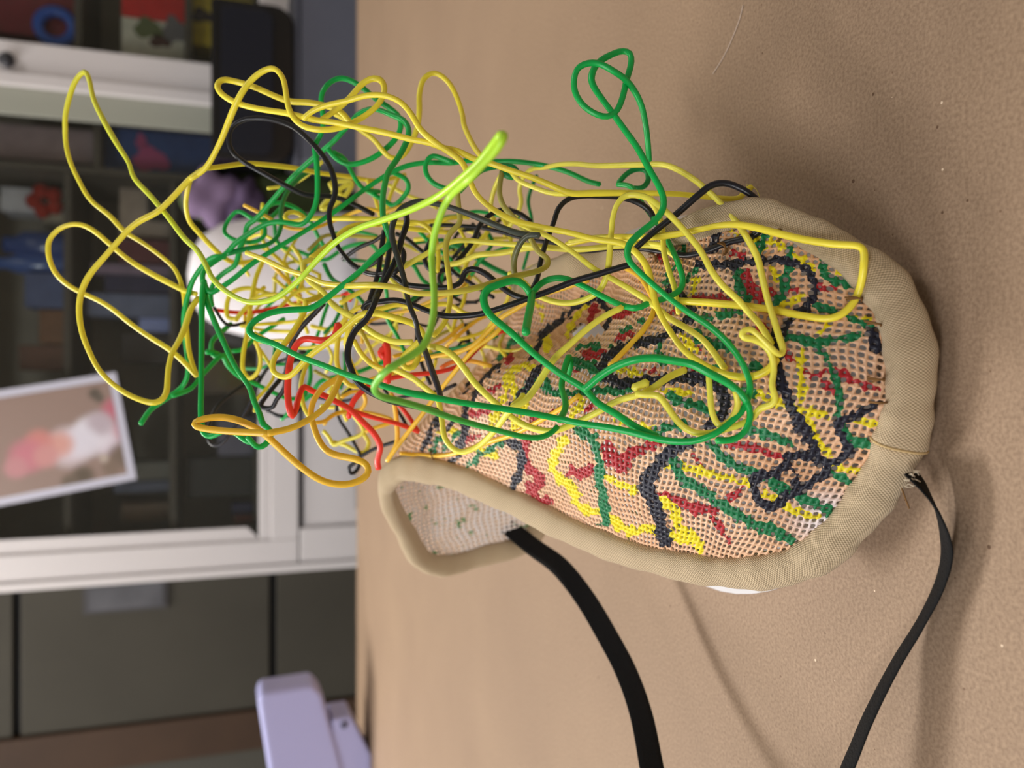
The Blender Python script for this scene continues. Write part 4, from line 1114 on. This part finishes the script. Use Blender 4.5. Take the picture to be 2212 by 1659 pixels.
('K',1.05,'1140,646,36 1107,636 1074,612 1047,590 1020,580 1004,587 996,609 974,620 930,620 876,614 863,606,37 846,593 808,593 787,587 775,578,39'),
('K',1.0,'785,668,36 792,655 822,652 852,648 884,655 922,671 958,682 998,683,35 1039,678 1080,666 1134,647 1188,628 1244,606 1297,591 1325,582 1363,571,33.5'),
('K',.95,'1148,628,36 1161,601 1167,568 1180,522 1196,481 1207,449 1229,429 1258,423,36 1300,423 1339,425 1380,438 1407,460 1414,480,36'),
('K',1.0,'1364,548,34.5 1374,536 1420,495 1461,463 1502,427,33.5 1537,400 1564,395 1584,400 1616,416 1644,443 1652,465,33 1646,492 1625,511 1595,518 1568,525 1540,537,s 1517,545 1481,552 1445,546 1390,537 1336,534 1260,542 1230,540,39'),
('K',1.0,'807,463,42 753,436 720,425 685,423 660,421 617,401 563,371 522,347,40 500,325 494,301 500,276 522,260 557,255 595,260 633,274 663,298 693,331,39 715,366 724,398 723,425 712,450 712,480 723,515,39 729,532 745,554 759,570 775,580 790,588,39'),
('K',.95,'1147,479,41 1120,460 1085,453 1053,468 1034,490 1023,519 1001,549 977,574 958,584 939,587 922,576 917,560,40 922,536 930,520'),
('K',.85,'930,487,43 958,486 995,488 1040,492 1085,502 1130,515 1175,522 1212,528,42'),
('K',.85,'855,505,43 875,513 904,537 926,553 958,569 986,593 1013,609 1040,627 1067,643,42'),
('K',.9,'699,655,38 681,676 661,696 640,722 627,751 622,780 617,809 614,840 595,867 590,880,41 563,878 590,837 620,802 631,780 650,776,42'),
('K',.75,'660,760,46 620,775 584,790 563,818 536,880 508,921 481,956,47 462,963 449,948 454,908 471,875 519,837 560,812,50'),
('K',.8,'758,840,46 734,860 727,879 732,905 752,935 767,962 778,983 773,1014,47 758,1024 753,1011 765,1001 782,985 812,968 851,955 877,946,45'),
('K',.9,'846,508,37 838,560 830,600 812,640 800,668,37'),
('K',.9,'866,536,37 873,548 866,575 850,590,37'),
('K',.8,'740,560,42 775,535 810,520 830,505,40'),('K',.8,'783,580,41 812,566 828,545,40'),
# reds
('R',1.2,'731,700,37 727,718 720,730 701,736 680,734 661,731 645,738 635,754 627,780 622,824 622,860 626,887,37 631,901 639,883 647,851 658,834 674,845 698,853 725,867 755,883,39 780,908 807,935 822,965 815,997 818,1012,41'),
('R',1.0,'800,832,40 788,840 763,867 753,902,40'),('R',1.0,'755,886,40 807,902 861,916 904,932,43'),('R',.95,'848,856,43 856,867 883,900 902,930,43'),
('R',.95,'836,819,40 876,811 944,804 979,795 1004,781 1039,746 1074,719 1104,711,43'),
('R',1.4,'833,742,38 837,760 836,781 838,800 836,827,38'),('R',1.2,'836,750,38 824,756 822,766 832,772,38'),
('R',.9,'462,669,46 508,675 549,674 603,663 658,650,48'),('R',.9,'738,639,46 757,631 762,639 754,650,46'),('P',.9,'952,795,43 971,784 1012,779 1061,791,43'),
# orange yellow, lower left
('O',1.12,'578,936,34 535,934 487,931 443,926 422,920 420,913 439,905 472,901 504,905 535,916 565,933,35 595,959 628,990 660,1016 693,1037 726,1046 758,1045 786,1033 797,1018 791,1003 769,992 726,983,37 704,972 689,951 678,922 671,894 679,862 701,834 734,815 739,808,38'),
('O',1.12,'578,936,34 631,924 677,900 706,875 725,840 737,812,36'),
('O',.9,'836,996,43 863,958 906,903 944,852 985,800 1025,754 1072,719,39 1087,700'),
('O',.9,'858,790,41 930,771 985,761 1022,746 1058,712 1087,683 1112,669 1157,642 1210,625 1248,613 1271,606,37'),
('O',.9,'1347,577,s 1380,596,s 1396,617,s 1412,650,s 1412,674,s 1391,712,s 1361,745,s 1317,791,s'),
('O',.9,'1252,853,s 1214,881,s 1168,908,s 1107,939,s 1066,952,s 1012,971,s 971,982,s 936,985,s 903,982,s 865,979,44'),
('O',.9,'836,996,43.5 857,958 857,912 852,874 845,850,43'),
('O',.85,'700,917,46 711,901 741,890 781,890 822,898 849,909 808,925 790,932,46'),
('L',.95,'699,931,47 712,946 721,962 739,953 769,944 786,933 775,912 760,892 758,878,46'),('L',.95,'784,935,47 797,957 788,977 775,977 747,962 721,955,47'),
('Y',.9,'665,782,43 658,799 650,834 658,883 672,905 680,915,41'),('O',.85,'682,913,43 701,910 724,894 753,889 775,886,45'),
('O',.85,'738,858,44 765,845 785,850 790,870 775,890,45'),
# middle tangle
('Y',1.0,'840,476,40 799,473 725,472 660,473 625,479 614,468 625,458 644,460 658,472,42'),
('Y',.95,'840,478,40 876,481 900,480 917,486 933,500 944,530 947,563 944,587,40'),('Y',.95,'712,527,41 754,490 808,484 870,492 920,498 971,502,42'),
('Y',.95,'671,557,39 712,527 747,498 780,487 820,485,41'),
('L',1.0,'674,560,38 669,563 656,566 655,584 666,606 698,630 720,660 766,687,36'),
('Y',.95,'788,671,39 785,663 771,666 747,687 734,712 728,752 728,785 739,815 758,834 776,834,40'),
('Y',1.0,'660,650,38 660,666 644,699 625,729 603,758 590,780 590,802 606,813 625,813,36 671,767 712,737 753,702 780,680 807,676 847,685,34 896,701 912,718 913,728 890,752 871,771 868,788 884,798 900,785 904,765,35'),
('Y',1.0,'660,650,38 671,648 693,639 700,630,39'),
('L',1.0,'766,690,37 790,708 814,724 852,738 890,739,36'),('Y',1.0,'764,735,38 772,750 781,765 808,790 836,800,38'),
('V',.9,'742,640,42 752,680 784,722 800,754 819,800 830,812,42'),
('Y',.95,'552,736,44 563,774 557,804 538,818 525,799 526,761 533,725 538,685 544,644 552,603 563,574 570,560,46'),
('Y',.9,'549,720,43 576,734 606,752,44'),
('Y',.95,'514,690,46 500,688 492,686 490,658 500,633 536,622 576,633 612,642,46'),
('Y',.95,'508,692,45 514,685 530,666 552,644 584,636 612,639 631,658 652,660,45'),
('Y',.9,'822,668,42 863,658 903,667 944,657 971,658 1004,677 1040,682,42'),
('L',.95,'1100,590,38 1121,600 1157,636,37'),
('L',1.2,'718,392,50 761,394 746,422 712,448 694,451 729,412 757,396,50'),('L',1.0,'712,395,50 722,412 738,420,50'),
('Y',.9,'793,388,46 808,420 818,455 826,485,46'),('L',.85,'840,400,47 876,420 918,436 945,450,46'),
('Y',.9,'860,385,46 850,405 838,440 836,478 828,520,46'),
('Y',.9,'1013,470,45 980,470 950,476 920,480 880,486,45'),('Y',.9,'1068,470,44 1050,505 1020,540 1004,580 990,612,44'),
('Y',.9,'1085,470,45 1100,500 1105,535 1108,560,45'),('O',.85,'1000,700,44 960,735 900,757 850,770,43'),
('Y',.9,'735,655,40 760,640 790,625 815,612,40'),('Y',.9,'800,672,40 840,662 870,655,40'),
('Y',.85,'590,600,46 640,640 670,655,46'),('O',.85,'585,570,46 620,605 650,640,46'),('Y',.85,'630,530,46 650,560 655,600 645,640 650,680 665,720,47'),
('Y',.85,'700,640,43 735,668 750,705 745,745,43'),
('O',.9,'780,840,42 800,820 830,812 850,806,42'),('Y',.9,'760,700,41 748,740 758,785 775,820,42'),
('K',.8,'905,700,44 900,740 912,790 930,830,44'),('K',.8,'1020,745,46 1000,735 985,755 955,762 940,775,46'),('K',.8,'1005,700,46 1012,725 1012,770,46'),
('K',.8,'830,840,44 850,875 870,905 880,925,44'),('K',.75,'860,860,45 905,850 950,845 985,830,44'),
('D',.85,'905,780,46 950,760 1000,748 1035,738 1075,725,45'),
('G',.85,'660,560,49 640,590 600,640 560,680,50'),('G',.85,'690,520,49 665,560 650,600 640,640,50'),('G',.85,'720,505,49 770,500 815,510,49'),
('D',.85,'740,560,48 790,565 830,575 880,570 940,568,48'),('D',.85,'700,720,48 720,700 735,670 745,640,48'),('D',.85,'745,760,48 745,800 735,840,48'),
]
for a in ST:
    strand(*a)
# deep inside the tangle: short curls of the same strands that the nearer ones half hide
rt = random.Random(21)
def curl(col):
    cx_, cy_ = rt.uniform(560, 1120), rt.gauss(640, 95)
    if cx_ > 940: cy_ = min(cy_, 690)
    d = rt.uniform(43.5, 50); a = rt.uniform(0, 6.28); pts = []
    x, y = cx_, cy_
    for k in range(rt.randint(7, 12)):
        pts.append('%.0f,%.0f,%.2f' % (x, y, d))
        a += rt.gauss(0, .6); st_ = rt.uniform(22, 46)
        x += math.cos(a)*st_*1.25; y += math.sin(a)*st_; d += rt.uniform(-.7, .7)
        if k > 2 and (not 500 < x < 1150 or not 420 < y < 920 or (x > 840 and y > 800)): break
        d = min(max(d, 43), 51)
    strand(col, rt.uniform(.75, .95), ' '.join(pts))
for k in range(44):
    curl(rt.choice(['Y', 'Y', 'L', 'Y', 'V', 'O', 'K', 'G', 'Y', 'D']))
# thin hair drawn out from the end of a yellow strand, and the hot-glue spot
o = strand('L', .8, '1600,427,35 1608,416 1613,409 1622,408 1623,403,35')
o = strand('L', .1, '1623,403,35 1612,398 1612,404 1628,402 1638,417 1645,440 1646,455,34.5', n=5)
# loose fibre on the board
fb = [ontable(x, y, .0004) for x, y in ((1605, 12), (1598, 40), (1585, 75), (1572, 105), (1560, 128), (1540, 160))]
me = tube('fibre', catmull([np.array(p) for p in fb], .001), .00028, 5)
o = link('loose_fibre', me, pm('fibre_white', lin(214, 196, 180), .8, .2), None, smooth=True)
b0 = Vector(fb[3]); me.transform(Matrix.Translation(-b0)); o.location = b0
o['label'] = 'pale loose fibre lying on the board near the picture top'; o['category'] = 'fibre'
